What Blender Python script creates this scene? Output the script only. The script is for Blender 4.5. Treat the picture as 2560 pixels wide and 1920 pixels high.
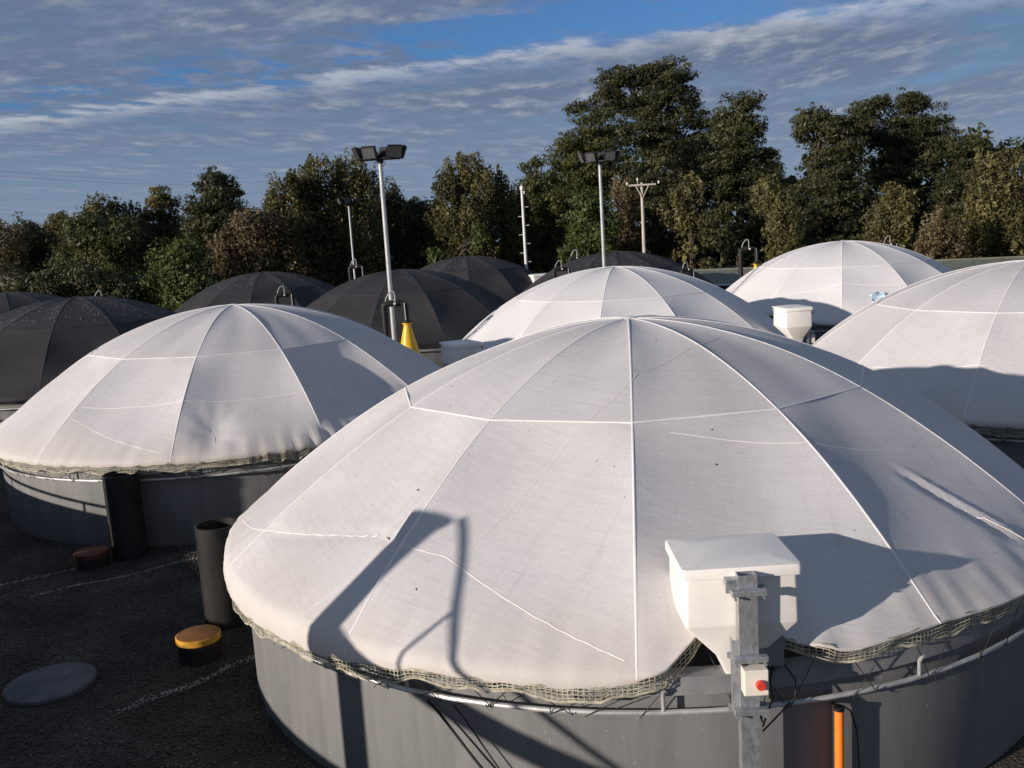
import bpy, math, random
import numpy as np
from mathutils import Vector, Matrix

# ------------------------------------------------------------------ reset
for o in list(bpy.data.objects):
    bpy.data.objects.remove(o)
scene = bpy.context.scene
COL = scene.collection
random.seed(7)
RAD = math.radians

# ------------------------------------------------------------------ camera
F_PX, PITCH, ROLL, CAM_H = 2361.16, 0.1602, 0.0609, 4.113
cam_data = bpy.data.cameras.new('camera')
cam_data.sensor_width = 36.0
cam_data.lens = 36.0 * F_PX / 2560.0
cam_data.clip_start = 0.05
cam_data.clip_end = 3000.0
cam = bpy.data.objects.new('camera', cam_data)
COL.objects.link(cam)
cam.location = (0, 0, CAM_H)
_fw = Vector((0, math.cos(PITCH), -math.sin(PITCH)))
_up = Vector((0, math.sin(PITCH), math.cos(PITCH)))
_rt = Vector((1, 0, 0))
RT = _rt * math.cos(-ROLL) + _up * math.sin(-ROLL)
UP = _up * math.cos(-ROLL) - _rt * math.sin(-ROLL)
FW = _fw
cam.rotation_euler = Matrix((RT, UP, -FW)).transposed().to_euler()
scene.camera = cam


def at(px, py, Y):
    """point at depth Y (metres north of the viewer) seen at a photo pixel"""
    d = FW + RT * ((px - 1280) / F_PX) - UP * ((py - 960) / F_PX)
    t = Y / d.y
    return Vector((d.x * t, Y, CAM_H + d.z * t))


def on_ground(px, py, h=0.0):
    d = FW + RT * ((px - 1280) / F_PX) - UP * ((py - 960) / F_PX)
    t = (h - CAM_H) / d.z
    return Vector((d.x * t, d.y * t, h))


# ------------------------------------------------------------------ sun, sky, exposure
SUN_A, SUN_E = RAD(32), RAD(13)
LDIR = Vector((math.cos(SUN_A) * math.cos(SUN_E), math.sin(SUN_A) * math.cos(SUN_E), -math.sin(SUN_E)))
sun_data = bpy.data.lights.new('sun', 'SUN')
sun_data.energy = 5.0
sun_data.angle = RAD(0.53)
sun_data.color = (1.0, 0.885, 0.79)
sun = bpy.data.objects.new('sun', sun_data)
COL.objects.link(sun)
sun.location = (-30, -20, 15)
sun.rotation_euler = LDIR.to_track_quat('-Z', 'Y').to_euler()

SKY_STRENGTH = 0.1
world = bpy.data.worlds.new('World')
scene.world = world
world.use_nodes = True
wn, wl = world.node_tree.nodes, world.node_tree.links
wn.clear()


def wnode(t, **kw):
    n = wn.new(t)
    for k, v in kw.items():
        setattr(n, k, v)
    return n


def wmath(op, a, b=None, c=None, clamp=False):
    n = wnode('ShaderNodeMath', operation=op, use_clamp=clamp)
    for i, x in enumerate((a, b, c)):
        if x is None:
            continue
        if isinstance(x, (int, float)):
            n.inputs[i].default_value = x
        else:
            wl.new(x, n.inputs[i])
    return n.outputs[0]


def wsmooth(x, lo, hi):
    n = wnode('ShaderNodeMapRange', interpolation_type='SMOOTHSTEP')
    wl.new(x, n.inputs[0])
    n.inputs[1].default_value, n.inputs[2].default_value = lo, hi
    return n.outputs[0]


def wnoise(vec, scale, detail=6.0, rough=0.55):
    n = wnode('ShaderNodeTexNoise')
    n.inputs['Scale'].default_value = scale
    n.inputs['Detail'].default_value = detail
    n.inputs['Roughness'].default_value = rough
    wl.new(vec, n.inputs['Vector'])
    return n.outputs['Fac']


def wmixc(fac, a, b):
    n = wnode('ShaderNodeMix', data_type='RGBA')
    wl.new(fac, n.inputs[0])
    for sock, x in ((n.inputs[6], a), (n.inputs[7], b)):
        if isinstance(x, tuple):
            sock.default_value = (*x, 1)
        else:
            wl.new(x, sock)
    return n.outputs[2]


sky = wnode('ShaderNodeTexSky', sky_type='NISHITA')
sky.sun_disc = False
sky.sun_elevation = SUN_E
sky.sun_rotation = math.atan2(-LDIR.x, -LDIR.y)
sky.air_density = 1.0
sky.dust_density = 0.6
sky.ozone_density = 2.5
tc = wnode('ShaderNodeTexCoord')
sep = wnode('ShaderNodeSeparateXYZ')
wl.new(tc.outputs['Generated'], sep.inputs[0])
zc = wmath('MAXIMUM', sep.outputs[2], 0.025)
U_ = wmath('DIVIDE', sep.outputs[0], zc)
V_ = wmath('DIVIDE', sep.outputs[1], zc)
# cloud-deck coordinates: s runs across the cloud bands, q along them
s_ = wmath('ADD', V_, wmath('MULTIPLY', U_, 0.40))
q_ = wmath('SUBTRACT', U_, wmath('MULTIPLY', V_, 0.40))


def wvec(x, y, z=0.0):
    n = wnode('ShaderNodeCombineXYZ')
    for i, v in enumerate((x, y, z)):
        if isinstance(v, (int, float)):
            n.inputs[i].default_value = v
        else:
            wl.new(v, n.inputs[i])
    return n.outputs[0]


sl = wmath('MULTIPLY', wmath('LOGARITHM', wmath('MAXIMUM', s_, 0.3), 2.718), 6.0)
band = wvec(wmath('MULTIPLY', q_, 0.40), s_)
puff = wvec(wmath('MULTIPLY', q_, 0.9), wmath('MULTIPLY', sl, 0.50), 3.7)
n_big = wnoise(wvec(wmath('MULTIPLY', q_, 0.45), wmath('MULTIPLY', sl, 0.42), 1.2), 1.5, 4, 0.55)
n_mid = wnoise(puff, 3.0, 8, 0.60)
n_fine = wnoise(wvec(wmath('ADD', wmath('MULTIPLY', q_, 0.9), wmath('MULTIPLY', sl, 0.25)), wmath('MULTIPLY', sl, 0.60), 9.1), 3.4, 9, 0.62)
s_w = wmath('ADD', s_, wmath('MULTIPLY', wmath('SUBTRACT', n_mid, 0.5), 1.5))
low_edge = wsmooth(s_w, 5.30, 5.95)
up_edge = wsmooth(s_w, 4.75, 4.25)
left_ = wsmooth(q_, -2.0, -3.0)
wisps = wmath('MULTIPLY', wsmooth(wmath('ADD', n_mid, wmath('MULTIPLY', left_, 0.14)), 0.50, 0.66), wmath('MULTIPLY_ADD', left_, 0.45, 0.5))
close_r = wsmooth(q_, -1.05, 0.3)
cover = wmath('MAXIMUM', wmath('MAXIMUM', low_edge, up_edge), wmath('MAXIMUM', wisps, close_r), clamp=True)
thin = wsmooth(n_big, 0.25, 0.60)
cover = wmath('MULTIPLY', cover, wmath('MULTIPLY_ADD', thin, 0.34, 0.66), clamp=True)
rim = wmath('MULTIPLY', wsmooth(s_w, 5.45, 5.80), wsmooth(s_w, 6.5, 5.80))
bright = wmath('ADD', wmath('MULTIPLY', wmath('MULTIPLY', wsmooth(n_fine, 0.42, 0.82), 0.70), wmath('MULTIPLY_ADD', wsmooth(n_big, 0.38, 0.66), 0.75, 0.25)),
               wmath('MULTIPLY', wmath('MULTIPLY', rim, 0.60), wsmooth(n_mid, 0.35, 0.62)), clamp=True)
K = 1.0 / SKY_STRENGTH
cloud_col = wmixc(bright, (0.126 * K, 0.172 * K, 0.268 * K), (0.56 * K, 0.58 * K, 0.63 * K))
far = wsmooth(zc, 0.16, 0.025)
cloud_col = wmixc(wmath('MULTIPLY', far, 0.72), cloud_col, (0.205 * K, 0.275 * K, 0.385 * K))
tint = wnode('ShaderNodeMix', data_type='RGBA', blend_type='MULTIPLY')
tint.inputs[0].default_value = 1.0
wl.new(sky.outputs[0], tint.inputs[6])
tint.inputs[7].default_value = (0.42, 0.66, 1.02, 1)
blue = tint.outputs[2]
sky_col = wmixc(cover, blue, cloud_col)
bg = wnode('ShaderNodeBackground')
bg.inputs['Strength'].default_value = SKY_STRENGTH
wl.new(sky_col, bg.inputs['Color'])
wo = wnode('ShaderNodeOutputWorld')
wl.new(bg.outputs[0], wo.inputs[0])

scene.view_settings.view_transform = 'Standard'
scene.view_settings.look = 'None'
scene.view_settings.exposure = 0.14
scene.view_settings.gamma = 1.0
scene.view_settings.use_curve_mapping = False
scene.render.engine = 'CYCLES'


# ------------------------------------------------------------------ materials
class NT:
    def __init__(self, name):
        self.m = bpy.data.materials.new(name)
        self.m.use_nodes = True
        self.t = self.m.node_tree
        self.t.nodes.clear()
        self.out = self.t.nodes.new('ShaderNodeOutputMaterial')

    def n(self, t, **kw):
        x = self.t.nodes.new(t)
        for k, v in kw.items():
            setattr(x, k, v)
        return x

    def l(self, a, b):
        self.t.links.new(a, b)

    def put(self, sock, v):
        if isinstance(v, tuple):
            sock.default_value = (*v, 1) if len(v) == 3 and sock.type == 'RGBA' else v
        elif isinstance(v, (int, float)):
            sock.default_value = v
        else:
            self.l(v, sock)

    def math(self, op, a, b=0.0, clamp=False):
        x = self.n('ShaderNodeMath', operation=op, use_clamp=clamp)
        self.put(x.inputs[0], a)
        self.put(x.inputs[1], b)
        return x.outputs[0]

    def smooth(self, v, lo, hi):
        x = self.n('ShaderNodeMapRange', interpolation_type='SMOOTHSTEP')
        self.put(x.inputs[0], v)
        x.inputs[1].default_value, x.inputs[2].default_value = lo, hi
        return x.outputs[0]

    def pos(self, scale=(1, 1, 1), kind='pos'):
        mp = self.n('ShaderNodeMapping')
        mp.inputs['Scale'].default_value = scale
        if kind == 'pos':
            g = self.n('ShaderNodeNewGeometry').outputs['Position']
        else:
            g = self.n('ShaderNodeTexCoord').outputs['Object']
        self.l(g, mp.inputs[0])
        return mp.outputs[0]

    def noise(self, vec, scale, detail=4, rough=0.55):
        x = self.n('ShaderNodeTexNoise')
        x.inputs['Scale'].default_value = scale
        x.inputs['Detail'].default_value = detail
        x.inputs['Roughness'].default_value = rough
        self.l(vec, x.inputs['Vector'])
        return x.outputs['Fac']

    def mix(self, fac, a, b):
        x = self.n('ShaderNodeMix', data_type='RGBA')
        self.put(x.inputs[0], fac)
        self.put(x.inputs[6], a)
        self.put(x.inputs[7], b)
        return x.outputs[2]

    def bump(self, h, strength, dist=0.01):
        x = self.n('ShaderNodeBump')
        x.inputs['Strength'].default_value = strength
        x.inputs['Distance'].default_value = dist
        self.l(h, x.inputs['Height'])
        return x.outputs[0]

    def principled(self, col, rough=0.6, metal=0.0, normal=None, spec=0.5):
        b = self.n('ShaderNodeBsdfPrincipled')
        self.put(b.inputs['Base Color'], col)
        self.put(b.inputs['Roughness'], rough)
        b.inputs['Metallic'].default_value = metal
        b.inputs['Specular IOR Level'].default_value = spec
        if normal is not None:
            self.l(normal, b.inputs['Normal'])
        return b.outputs[0]

    def translucent(self, col, normal=None):
        b = self.n('ShaderNodeBsdfTranslucent')
        self.put(b.inputs['Color'], col)
        if normal is not None:
            self.l(normal, b.inputs['Normal'])
        return b.outputs[0]

    def mixsh(self, fac, a, b):
        x = self.n('ShaderNodeMixShader')
        self.put(x.inputs[0], fac)
        self.l(a, x.inputs[1])
        self.l(b, x.inputs[2])
        return x.outputs[0]

    def done(self, sh):
        self.l(sh, self.out.inputs[0])
        return self.m


def simple(name, col, rough=0.6, metal=0.0, var=0.25, scale=6.0, bump=0.15, spec=0.5, col2=None, stretch=(1, 1, 1)):
    t = NT(name)
    v = t.pos(stretch, 'obj')
    n1 = t.noise(v, scale, 5, 0.6)
    n2 = t.noise(v, scale * 7, 3, 0.6)
    dark = tuple(c * (1 - var) for c in col)
    lite = col2 if col2 else tuple(min(1, c * (1 + var)) for c in col)
    c = t.mix(t.smooth(n1, 0.3, 0.7), dark, lite)
    r = t.math('ADD', t.math('MULTIPLY', n2, 0.2), rough - 0.1, True)
    return t.done(t.principled(c, r, metal, t.bump(n2, bump, 0.01), spec))


def fabric_white(name, lo, hi, grime):
    t = NT(name)
    p = t.pos()
    z = t.n('ShaderNodeSeparateXYZ')
    t.l(t.n('ShaderNodeNewGeometry').outputs['Position'], z.inputs[0])
    big = t.noise(p, 0.7, 5, 0.6)
    blot = t.noise(p, 3.1, 6, 0.7)
    streak = t.noise(t.pos((1.0, 9.0, 6.0), 'obj'), 2.2, 5, 0.65)
    run = t.noise(t.pos((14.0, 1.1, 1.1), 'obj'), 1.3, 5, 0.7)
    weave = t.noise(p, 160.0, 2, 0.5)
    grain = t.noise(p, 55.0, 3, 0.7)
    c = t.mix(t.smooth(big, 0.3, 0.7), lo, hi)
    dk = tuple(x * .80 for x in lo)
    c = t.mix(t.math('MULTIPLY', t.smooth(streak, 0.45, 0.8), 0.45 * grime), c, dk)
    c = t.mix(t.math('MULTIPLY', t.smooth(run, 0.50, 0.80), 0.55 * grime), c, (dk[0] * .95, dk[1] * .93, dk[2] * .88))
    c = t.mix(t.math('MULTIPLY', t.smooth(blot, 0.50, 0.78), 0.35 * grime), c, dk)
    c = t.mix(t.math('MULTIPLY', t.smooth(grain, 0.35, 0.75), 0.30), c, tuple(x * .72 for x in lo))
    zz = t.math('ADD', z.outputs[2], t.math('MULTIPLY', t.math('SUBTRACT', big, 0.5), 0.8))
    stain = t.math('MULTIPLY', t.smooth(zz, 1.75, 1.10), 0.85 * grime)
    c = t.mix(stain, c, (lo[0] * .97, lo[1] * .90, lo[2] * .78))
    specks = t.noise(p, 17.0, 2, 0.4)
    c = t.mix(t.smooth(specks, 0.785, 0.80), c, (0.10, 0.10, 0.10))
    h = t.math('ADD', t.math('MULTIPLY', streak, 0.6), t.math('ADD', t.math('MULTIPLY', weave, 0.15), t.math('MULTIPLY', grain, 0.10)))
    nb = t.bump(h, 0.45, 0.012)
    return t.done(t.mixsh(0.24, t.principled(c, 0.85, 0, nb, 0.15), t.translucent(c, nb)))


def fabric_black():
    t = NT('black_shade_fabric')
    p = t.pos()
    big = t.noise(p, 0.8, 4, 0.6)
    grain = t.noise(p, 60, 3, 0.6)
    c = t.mix(t.smooth(big, 0.3, 0.7), (0.022, 0.0215, 0.023), (0.037, 0.036, 0.038))
    c = t.mix(t.math('MULTIPLY', t.smooth(grain, 0.4, 0.8), 0.4), c, (0.060, 0.058, 0.062))
    drop = t.noise(t.pos((9.0, 2.4, 3.0), 'obj'), 3.2, 2, 0.4)
    zone = t.noise(p, 0.16, 2, 0.5)
    zs = t.n('ShaderNodeSeparateXYZ')
    t.l(t.n('ShaderNodeNewGeometry').outputs['Position'], zs.inputs[0])
    zone = t.math('MULTIPLY', zone, t.smooth(zs.outputs[2], 1.9, 2.9))
    d = t.math('MULTIPLY', t.smooth(drop, 0.66, 0.71), t.smooth(zone, 0.42, 0.52))
    c = t.mix(t.math('MULTIPLY', d, 0.55), c, (0.42, 0.42, 0.41))
    nb = t.bump(grain, 0.3, 0.01)
    return t.done(t.mixsh(0.08, t.principled(c, 0.72, 0, nb, 0.3), t.translucent(c, nb)))


def leaf_mat(name, cols, trans=0.30):
    t = NT(name)
    g = t.n('ShaderNodeNewGeometry')
    r = t.n('ShaderNodeValToRGB')
    e = r.color_ramp.elements
    e[0].position, e[0].color = 0.0, (*cols[0], 1)
    e[1].position, e[1].color = 1.0, (*cols[-1], 1)
    for i, c in enumerate(cols[1:-1]):
        x = e.new((i + 1) / (len(cols) - 1))
        x.color = (*c, 1)
    nz = t.noise(t.pos(), 0.55, 3, 0.6)
    v = t.math('ADD', t.math('MULTIPLY', g.outputs['Random Per Island'], 0.34),
               t.math('MULTIPLY', t.smooth(nz, 0.28, 0.72), 0.60))
    t.l(v, r.inputs[0])
    c = r.outputs[0]
    return t.done(t.mixsh(trans, t.principled(c, 0.55, 0, None, 0.35), t.translucent(c)))


def gravel_mat():
    t = NT('dark_gravel')
    p = t.pos()
    vor = t.n('ShaderNodeTexVoronoi')
    vor.inputs['Scale'].default_value = 38.0
    t.l(p, vor.inputs['Vector'])
    n1 = t.noise(p, 1.1, 5, 0.6)
    n2 = t.noise(p, 22, 4, 0.7)
    c = t.mix(t.smooth(n1, 0.35, 0.65), (0.034, 0.027, 0.020), (0.070, 0.058, 0.044))
    c = t.mix(t.math('MULTIPLY', t.smooth(n2, 0.52, 0.75), 0.5), c, (0.115, 0.105, 0.092))
    moss = t.noise(p, 0.45, 4, 0.6)
    c = t.mix(t.math('MULTIPLY', t.smooth(moss, 0.55, 0.72), 0.5), c, (0.035, 0.038, 0.016))
    h = t.math('ADD', vor.outputs['Distance'], n2)
    return t.done(t.principled(c, 0.85, 0, t.bump(h, 0.9, 0.03), 0.3))


def wall_mat():
    t = NT('grey_tank_wall')
    p = t.pos((1, 1, 0.10))
    st = t.noise(p, 5.0, 6, 0.65)
    fine = t.noise(t.pos(), 70, 3, 0.6)
    sp = t.noise(t.pos(), 26, 2, 0.4)
    c = t.mix(t.smooth(st, 0.3, 0.72), (0.150, 0.152, 0.150), (0.198, 0.198, 0.194))
    c = t.mix(t.math('MULTIPLY', t.smooth(fine, 0.45, 0.8), 0.25), c, (0.25, 0.25, 0.245))
    c = t.mix(t.math('MULTIPLY', t.smooth(sp, 0.72, 0.76), 0.5), c, (0.36, 0.36, 0.35))
    return t.done(t.principled(c, 0.62, 0, t.bump(fine, 0.18, 0.006), 0.4))


def galv_mat():
    t = NT('galvanised_steel')
    v = t.n('ShaderNodeTexVoronoi')
    v.inputs['Scale'].default_value = 45
    t.l(t.pos((1, 1, 0.6), 'obj'), v.inputs['Vector'])
    n = t.noise(t.pos((1, 1, .5), 'obj'), 12, 4, 0.6)
    c = t.mix(v.outputs['Color'], (0.34, 0.36, 0.38), (0.52, 0.54, 0.56))
    c = t.mix(t.math('MULTIPLY', t.smooth(n, 0.5, 0.75), 0.7), c, (0.24, 0.245, 0.25))
    return t.done(t.principled(c, 0.48, 0.75, t.bump(n, 0.1, 0.004), 0.5))


M = {
    'white': fabric_white('weathered_white_cover', (0.690, 0.670, 0.668), (0.780, 0.760, 0.756), 0.7),
    'white_pale': fabric_white('paler_white_cover', (0.83, 0.815, 0.81), (0.88, 0.868, 0.86), 0.35), 'black': fabric_black(), 'gravel': gravel_mat(), 'wall': wall_mat(),  # second white: lighter base and fainter blotches for the two far domes
    'galv': galv_mat(),
    'rib_white': simple('white_hem_webbing', (0.72, 0.70, 0.69), 0.8, 0, 0.06, 8, 0.1, 0.2),
    'rib_black': simple('black_hem_webbing', (0.030, 0.030, 0.032), 0.7, 0, 0.2, 8, 0.1, 0.3),
    'thread': simple('pale_stitching', (0.80, 0.72, 0.68), 0.8, 0, 0.08, 20, 0.2, 0.2),
    'net': simple('weathered_net_twine', (0.36, 0.34, 0.25), 0.9, 0, 0.35, 14, 0.2, 0.2),
    'netgrey': simple('grey_net_twine', (0.27, 0.27, 0.26), 0.9, 0, 0.3, 14, 0.2, 0.2),
    'cord': simple('dark_cord', (0.022, 0.022, 0.022), 0.7, 0, 0.3, 14, 0.2, 0.3),
    'ring': simple('pale_metal_ring', (0.46, 0.46, 0.45), 0.45, 0.35, 0.18, 9, 0.1),
    'rimgrey': simple('grey_rim_plastic', (0.21, 0.215, 0.22), 0.5, 0, 0.15, 6, 0.1),
    'hopper': simple('white_moulded_plastic', (0.80, 0.775, 0.72), 0.42, 0, 0.04, 5, 0.05, 0.5),
    'cream': simple('cream_enclosure_plastic', (0.74, 0.70, 0.60), 0.45, 0, 0.05, 8, 0.05),
    'red': simple('red_button_plastic', (0.62, 0.05, 0.03), 0.4, 0, 0.08, 8, 0.05),
    'orange': simple('orange_conduit_plastic', (0.85, 0.22, 0.02), 0.45, 0, 0.08, 8, 0.05),
    'pipe': simple('black_pipe_plastic', (0.015, 0.0145, 0.014), 0.55, 0, 0.35, 5, 0.1, 0.25, (0.026, 0.025, 0.023), (1, 1, .3)),
    'grey_hose': simple('grey_hose_rubber', (0.30, 0.30, 0.30), 0.5, 0, 0.2, 9, 0.1),
    'yellow': simple('yellow_painted_steel', (0.72, 0.40, 0.012), 0.38, 0, 0.12, 4, 0.05, 0.5),
    'yellow_lid': simple('orange_brown_lid', (0.19, 0.082, 0.018), 0.55, 0, 0.2, 6, 0.1, 0.4),  # lid top set darker and browner than its rim
    'mustard': simple('mustard_lid_rim', (0.50, 0.26, 0.02), 0.55, 0, 0.25, 9, 0.1, 0.4),
    'rust_lid': simple('rust_red_lid', (0.085, 0.028, 0.016), 0.65, 0, 0.3, 6, 0.1, 0.3),
    'concrete': simple('grey_concrete_lid', (0.085, 0.088, 0.095), 0.8, 0, 0.25, 5, 0.2, 0.3),
    'lamp_case': simple('black_lamp_housing', (0.009, 0.009, 0.011), 0.6, 0, 0.3, 9, 0.1, 0.4),
    'lamp_glass': simple('dull_lamp_glass', (0.085, 0.088, 0.09), 0.25, 0, 0.1, 9, 0.02, 0.6),
    'pole_grey': simple('grey_pole_paint', (0.40, 0.41, 0.41), 0.5, 0.2, 0.12, 4, 0.05),
    'pole_white': simple('white_pole_paint', (0.62, 0.61, 0.58), 0.55, 0, 0.1, 4, 0.05),
    'pole_conc': simple('pale_concrete_pole', (0.45, 0.42, 0.34), 0.8, 0, 0.15, 4, 0.1),
    'porcelain': simple('pale_insulator_porcelain', (0.65, 0.62, 0.56), 0.3, 0, 0.06, 9, 0.02),
    'roof_green': simple('faded_green_roofing', (0.115, 0.122, 0.092), 0.6, 0, 0.15, 3, 0.1),
    'shed_wall': simple('dull_brown_boards', (0.085, 0.075, 0.062), 0.8, 0, 0.25, 4, 0.2),
    'bldg': simple('pale_concrete_wall', (0.34, 0.33, 0.31), 0.85, 0, 0.15, 2, 0.2),
    'bark': simple('brown_bark', (0.075, 0.058, 0.042), 0.9, 0, 0.4, 3, 0.5, 0.2, None, (3, 3, .5)),
    'bark_pale': simple('pale_grey_bark', (0.26, 0.22, 0.16), 0.9, 0, 0.3, 3, 0.5, 0.2, None, (3, 3, .5)),
    'stone': simple('pale_chippings', (0.27, 0.25, 0.22), 0.85, 0, 0.35, 30, 0.2, 0.3),
    'stone_dark': leaf_mat('dark_chippings', [(0.022, 0.018, 0.014), (0.056, 0.047, 0.038), (0.22, 0.195, 0.16)], 0.0),
    'blue_tarp': simple('light_blue_plastic_sheet', (0.42, 0.55, 0.66), 0.5, 0, 0.15, 9, 0.2),
    'wire': simple('black_overhead_wire', (0.02, 0.02, 0.022), 0.6, 0, 0.1, 9, 0.05),
    'leaf_green': leaf_mat('mid_green_leaves', [(0.024, 0.031, 0.009), (0.073, 0.083, 0.022), (0.165, 0.165, 0.050)]),
    'leaf_dark': leaf_mat('dark_green_needles', [(0.021, 0.026, 0.012), (0.060, 0.066, 0.025), (0.144, 0.142, 0.055)]),
    'leaf_olive': leaf_mat('olive_brown_leaves', [(0.032, 0.032, 0.011), (0.107, 0.098, 0.031), (0.244, 0.212, 0.076)]),
    'leaf_brown': leaf_mat('russet_brown_leaves', [(0.034, 0.027, 0.013), (0.112, 0.084, 0.035), (0.281, 0.224, 0.124)]),
    'leaf_bright': leaf_mat('fresh_green_leaves', [(0.022, 0.035, 0.008), (0.067, 0.094, 0.019), (0.140, 0.165, 0.038)]),
}


# ------------------------------------------------------------------ mesh helpers
def frame_from(d):
    d = d.normalized()
    a = Vector((0, 0, 1)) if abs(d.z) < 0.9 else Vector((1, 0, 0))
    x = d.cross(a).normalized()
    return x, d.cross(x).normalized()


class MB:
    def __init__(self):
        self.v, self.f = [], []

    def add(self, vs, fs):
        o = len(self.v)
        self.v += [tuple(x) for x in vs]
        self.f += [tuple(i + o for i in f) for f in fs]
        return self

    def box(self, c, s, rz=0.0, rot=None):
        hx, hy, hz = (x / 2 for x in s)
        R = rot if rot is not None else Matrix.Rotation(rz, 3, 'Z')
        c = Vector(c)
        vs = [c + R @ Vector((x * hx, y * hy, z * hz)) for z in (-1, 1) for x, y in ((-1, -1), (1, -1), (1, 1), (-1, 1))]
        return self.add(vs, [(3, 2, 1, 0), (4, 5, 6, 7), (0, 1, 5, 4), (1, 2, 6, 5), (2, 3, 7, 6), (3, 0, 4, 7)])

    def tube(self, pts, r, n=8, caps=True, closed=False):
        pts = [Vector(p) for p in pts]
        rs = r if isinstance(r, (list, tuple)) else [r] * len(pts)
        vs, fs = [], []
        m = len(pts)
        px = None
        for i, p in enumerate(pts):
            a = pts[(i - 1) % m] if (i > 0 or closed) else p
            b = pts[(i + 1) % m] if (i < m - 1 or closed) else p
            d = (b - a).normalized()
            if px is None:
                px, _ = frame_from(d)
            px = (px - d * px.dot(d)).normalized()
            y = d.cross(px)
            for k in range(n):
                t = 2 * math.pi * k / n
                vs.append(p + (px * math.cos(t) + y * math.sin(t)) * rs[i])
        for i in range(m if closed else m - 1):
            j = (i + 1) % m
            for k in range(n):
                l = (k + 1) % n
                fs.append((i * n + k, i * n + l, j * n + l, j * n + k))
        if caps and not closed:
            fs.append(tuple(range(n - 1, -1, -1)))
            fs.append(tuple((m - 1) * n + k for k in range(n)))
        return self.add(vs, fs)

    def lathe(self, prof, n=32, c=(0, 0, 0), caps=False):
        c = Vector(c)
        vs, fs = [], []
        for r, z in prof:
            for k in range(n):
                t = 2 * math.pi * k / n
                vs.append(c + Vector((r * math.cos(t), r * math.sin(t), z)))
        for i in range(len(prof) - 1):
            for k in range(n):
                l = (k + 1) % n
                fs.append((i * n + k, i * n + l, (i + 1) * n + l, (i + 1) * n + k))
        if caps:
            fs.append(tuple(range(n - 1, -1, -1)))
            fs.append(tuple((len(prof) - 1) * n + k for k in range(n)))
        return self.add(vs, fs)

    def loft(self, rings, cap=True):
        n = len(rings[0])
        vs = [p for r in rings for p in r]
        fs = []
        for i in range(len(rings) - 1):
            for k in range(n):
                l = (k + 1) % n
                fs.append((i * n + k, i * n + l, (i + 1) * n + l, (i + 1) * n + k))
        if cap:
            fs.append(tuple(range(n - 1, -1, -1)))
            fs.append(tuple((len(rings) - 1) * n + k for k in range(n)))
        return self.add(vs, fs)

    def strip(self, pts, norms, hw, raise_):
        # low webbing strip lying on a surface: rounded three-point section
        vs, fs = [], []
        n = len(pts)
        for i in range(n):
            a, b = pts[max(0, i - 1)], pts[min(n - 1, i + 1)]
            d = (b - a).normalized()
            lat = d.cross(norms[i]).normalized()
            vs += [pts[i] - lat * hw - norms[i] * .003, pts[i] - lat * hw * .5 + norms[i] * raise_ * .8, pts[i] + norms[i] * raise_,
                   pts[i] + lat * hw * .5 + norms[i] * raise_ * .8, pts[i] + lat * hw - norms[i] * .003]
        for i in range(n - 1):
            for j in range(4):
                a = i * 5 + j
                fs.append((a, a + 1, a + 6, a + 5))
        return self.add(vs, fs)

    def mesh(self, name, mat, smooth=False):
        me = bpy.data.meshes.new(name)
        me.from_pydata(self.v, [], self.f)
        me.materials.append(mat)
        if smooth:
            me.shade_smooth()
        me.update()
        return me

    def build(self, name, mat, parent=None, smooth=False, bevel=0.0, loc=None):
        o = bpy.data.objects.new(name, self.mesh(name, mat, smooth))
        COL.objects.link(o)
        if parent is not None:
            o.parent = parent
        if loc is not None:
            o.location = loc
        if bevel:
            b = o.modifiers.new('bevel', 'BEVEL')
            b.width, b.segments, b.limit_method = bevel, 2, 'ANGLE'
        if smooth:
            try:
                o.data.set_sharp_from_angle(angle=RAD(40))
            except Exception:
                pass
        return o


def obj_of(name, me, parent=None, loc=(0, 0, 0), rz=0.0):
    o = bpy.data.objects.new(name, me)
    COL.objects.link(o)
    o.location = loc
    o.rotation_euler = (0, 0, rz)
    if parent is not None:
        o.parent = parent
    return o


def empty(name, loc, rz=0.0):
    o = bpy.data.objects.new(name, None)
    o.empty_display_size = 0.3
    COL.objects.link(o)
    o.location = loc
    o.rotation_euler = (0, 0, rz)
    return o


def tag(o, label=None, cat=None, group=None, kind=None):
    for k, v in (('label', label), ('category', cat), ('group', group), ('kind', kind)):
        if v:
            o[k] = v
    return o


def copy_tree(o, parent=None):
    c = o.copy()
    COL.objects.link(c)
    c.parent = parent
    for ch in list(o.children):
        copy_tree(ch, c)
    return c


def np_mesh(name, verts, quads, mat):
    me = bpy.data.meshes.new(name)
    nv, nf = len(verts), len(quads)
    me.vertices.add(nv)
    me.vertices.foreach_set('co', np.ascontiguousarray(verts, dtype=np.float32).ravel())
    k = quads.shape[1]
    me.loops.add(nf * k)
    me.loops.foreach_set('vertex_index', np.ascontiguousarray(quads, dtype=np.int32).ravel())
    me.polygons.add(nf)
    me.polygons.foreach_set('loop_start', np.arange(0, nf * k, k, dtype=np.int32))
    me.polygons.foreach_set('loop_total', np.full(nf, k, dtype=np.int32))
    me.materials.append(mat)
    me.update(calc_edges=True)
    return me


def sstep(x, a, b):
    t = min(1.0, max(0.0, (x - a) / (b - a)))
    return t * t * (3 - 2 * t)


# ------------------------------------------------------------------ ground
g = MB()
g.add([(-300, -120, 0), (300, -120, 0), (300, 400, 0), (-300, 400, 0)], [(0, 1, 2, 3)])
ground = g.build('ground', M['gravel'])
tag(ground, kind='structure')

# ------------------------------------------------------------------ shade structures behind the viewer (their shadows fall into view)
LH = Vector((math.cos(SUN_A), math.sin(SUN_A), 0))
NH = Vector((-LH.y, LH.x, 0))
TAN = math.tan(SUN_E)


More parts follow.
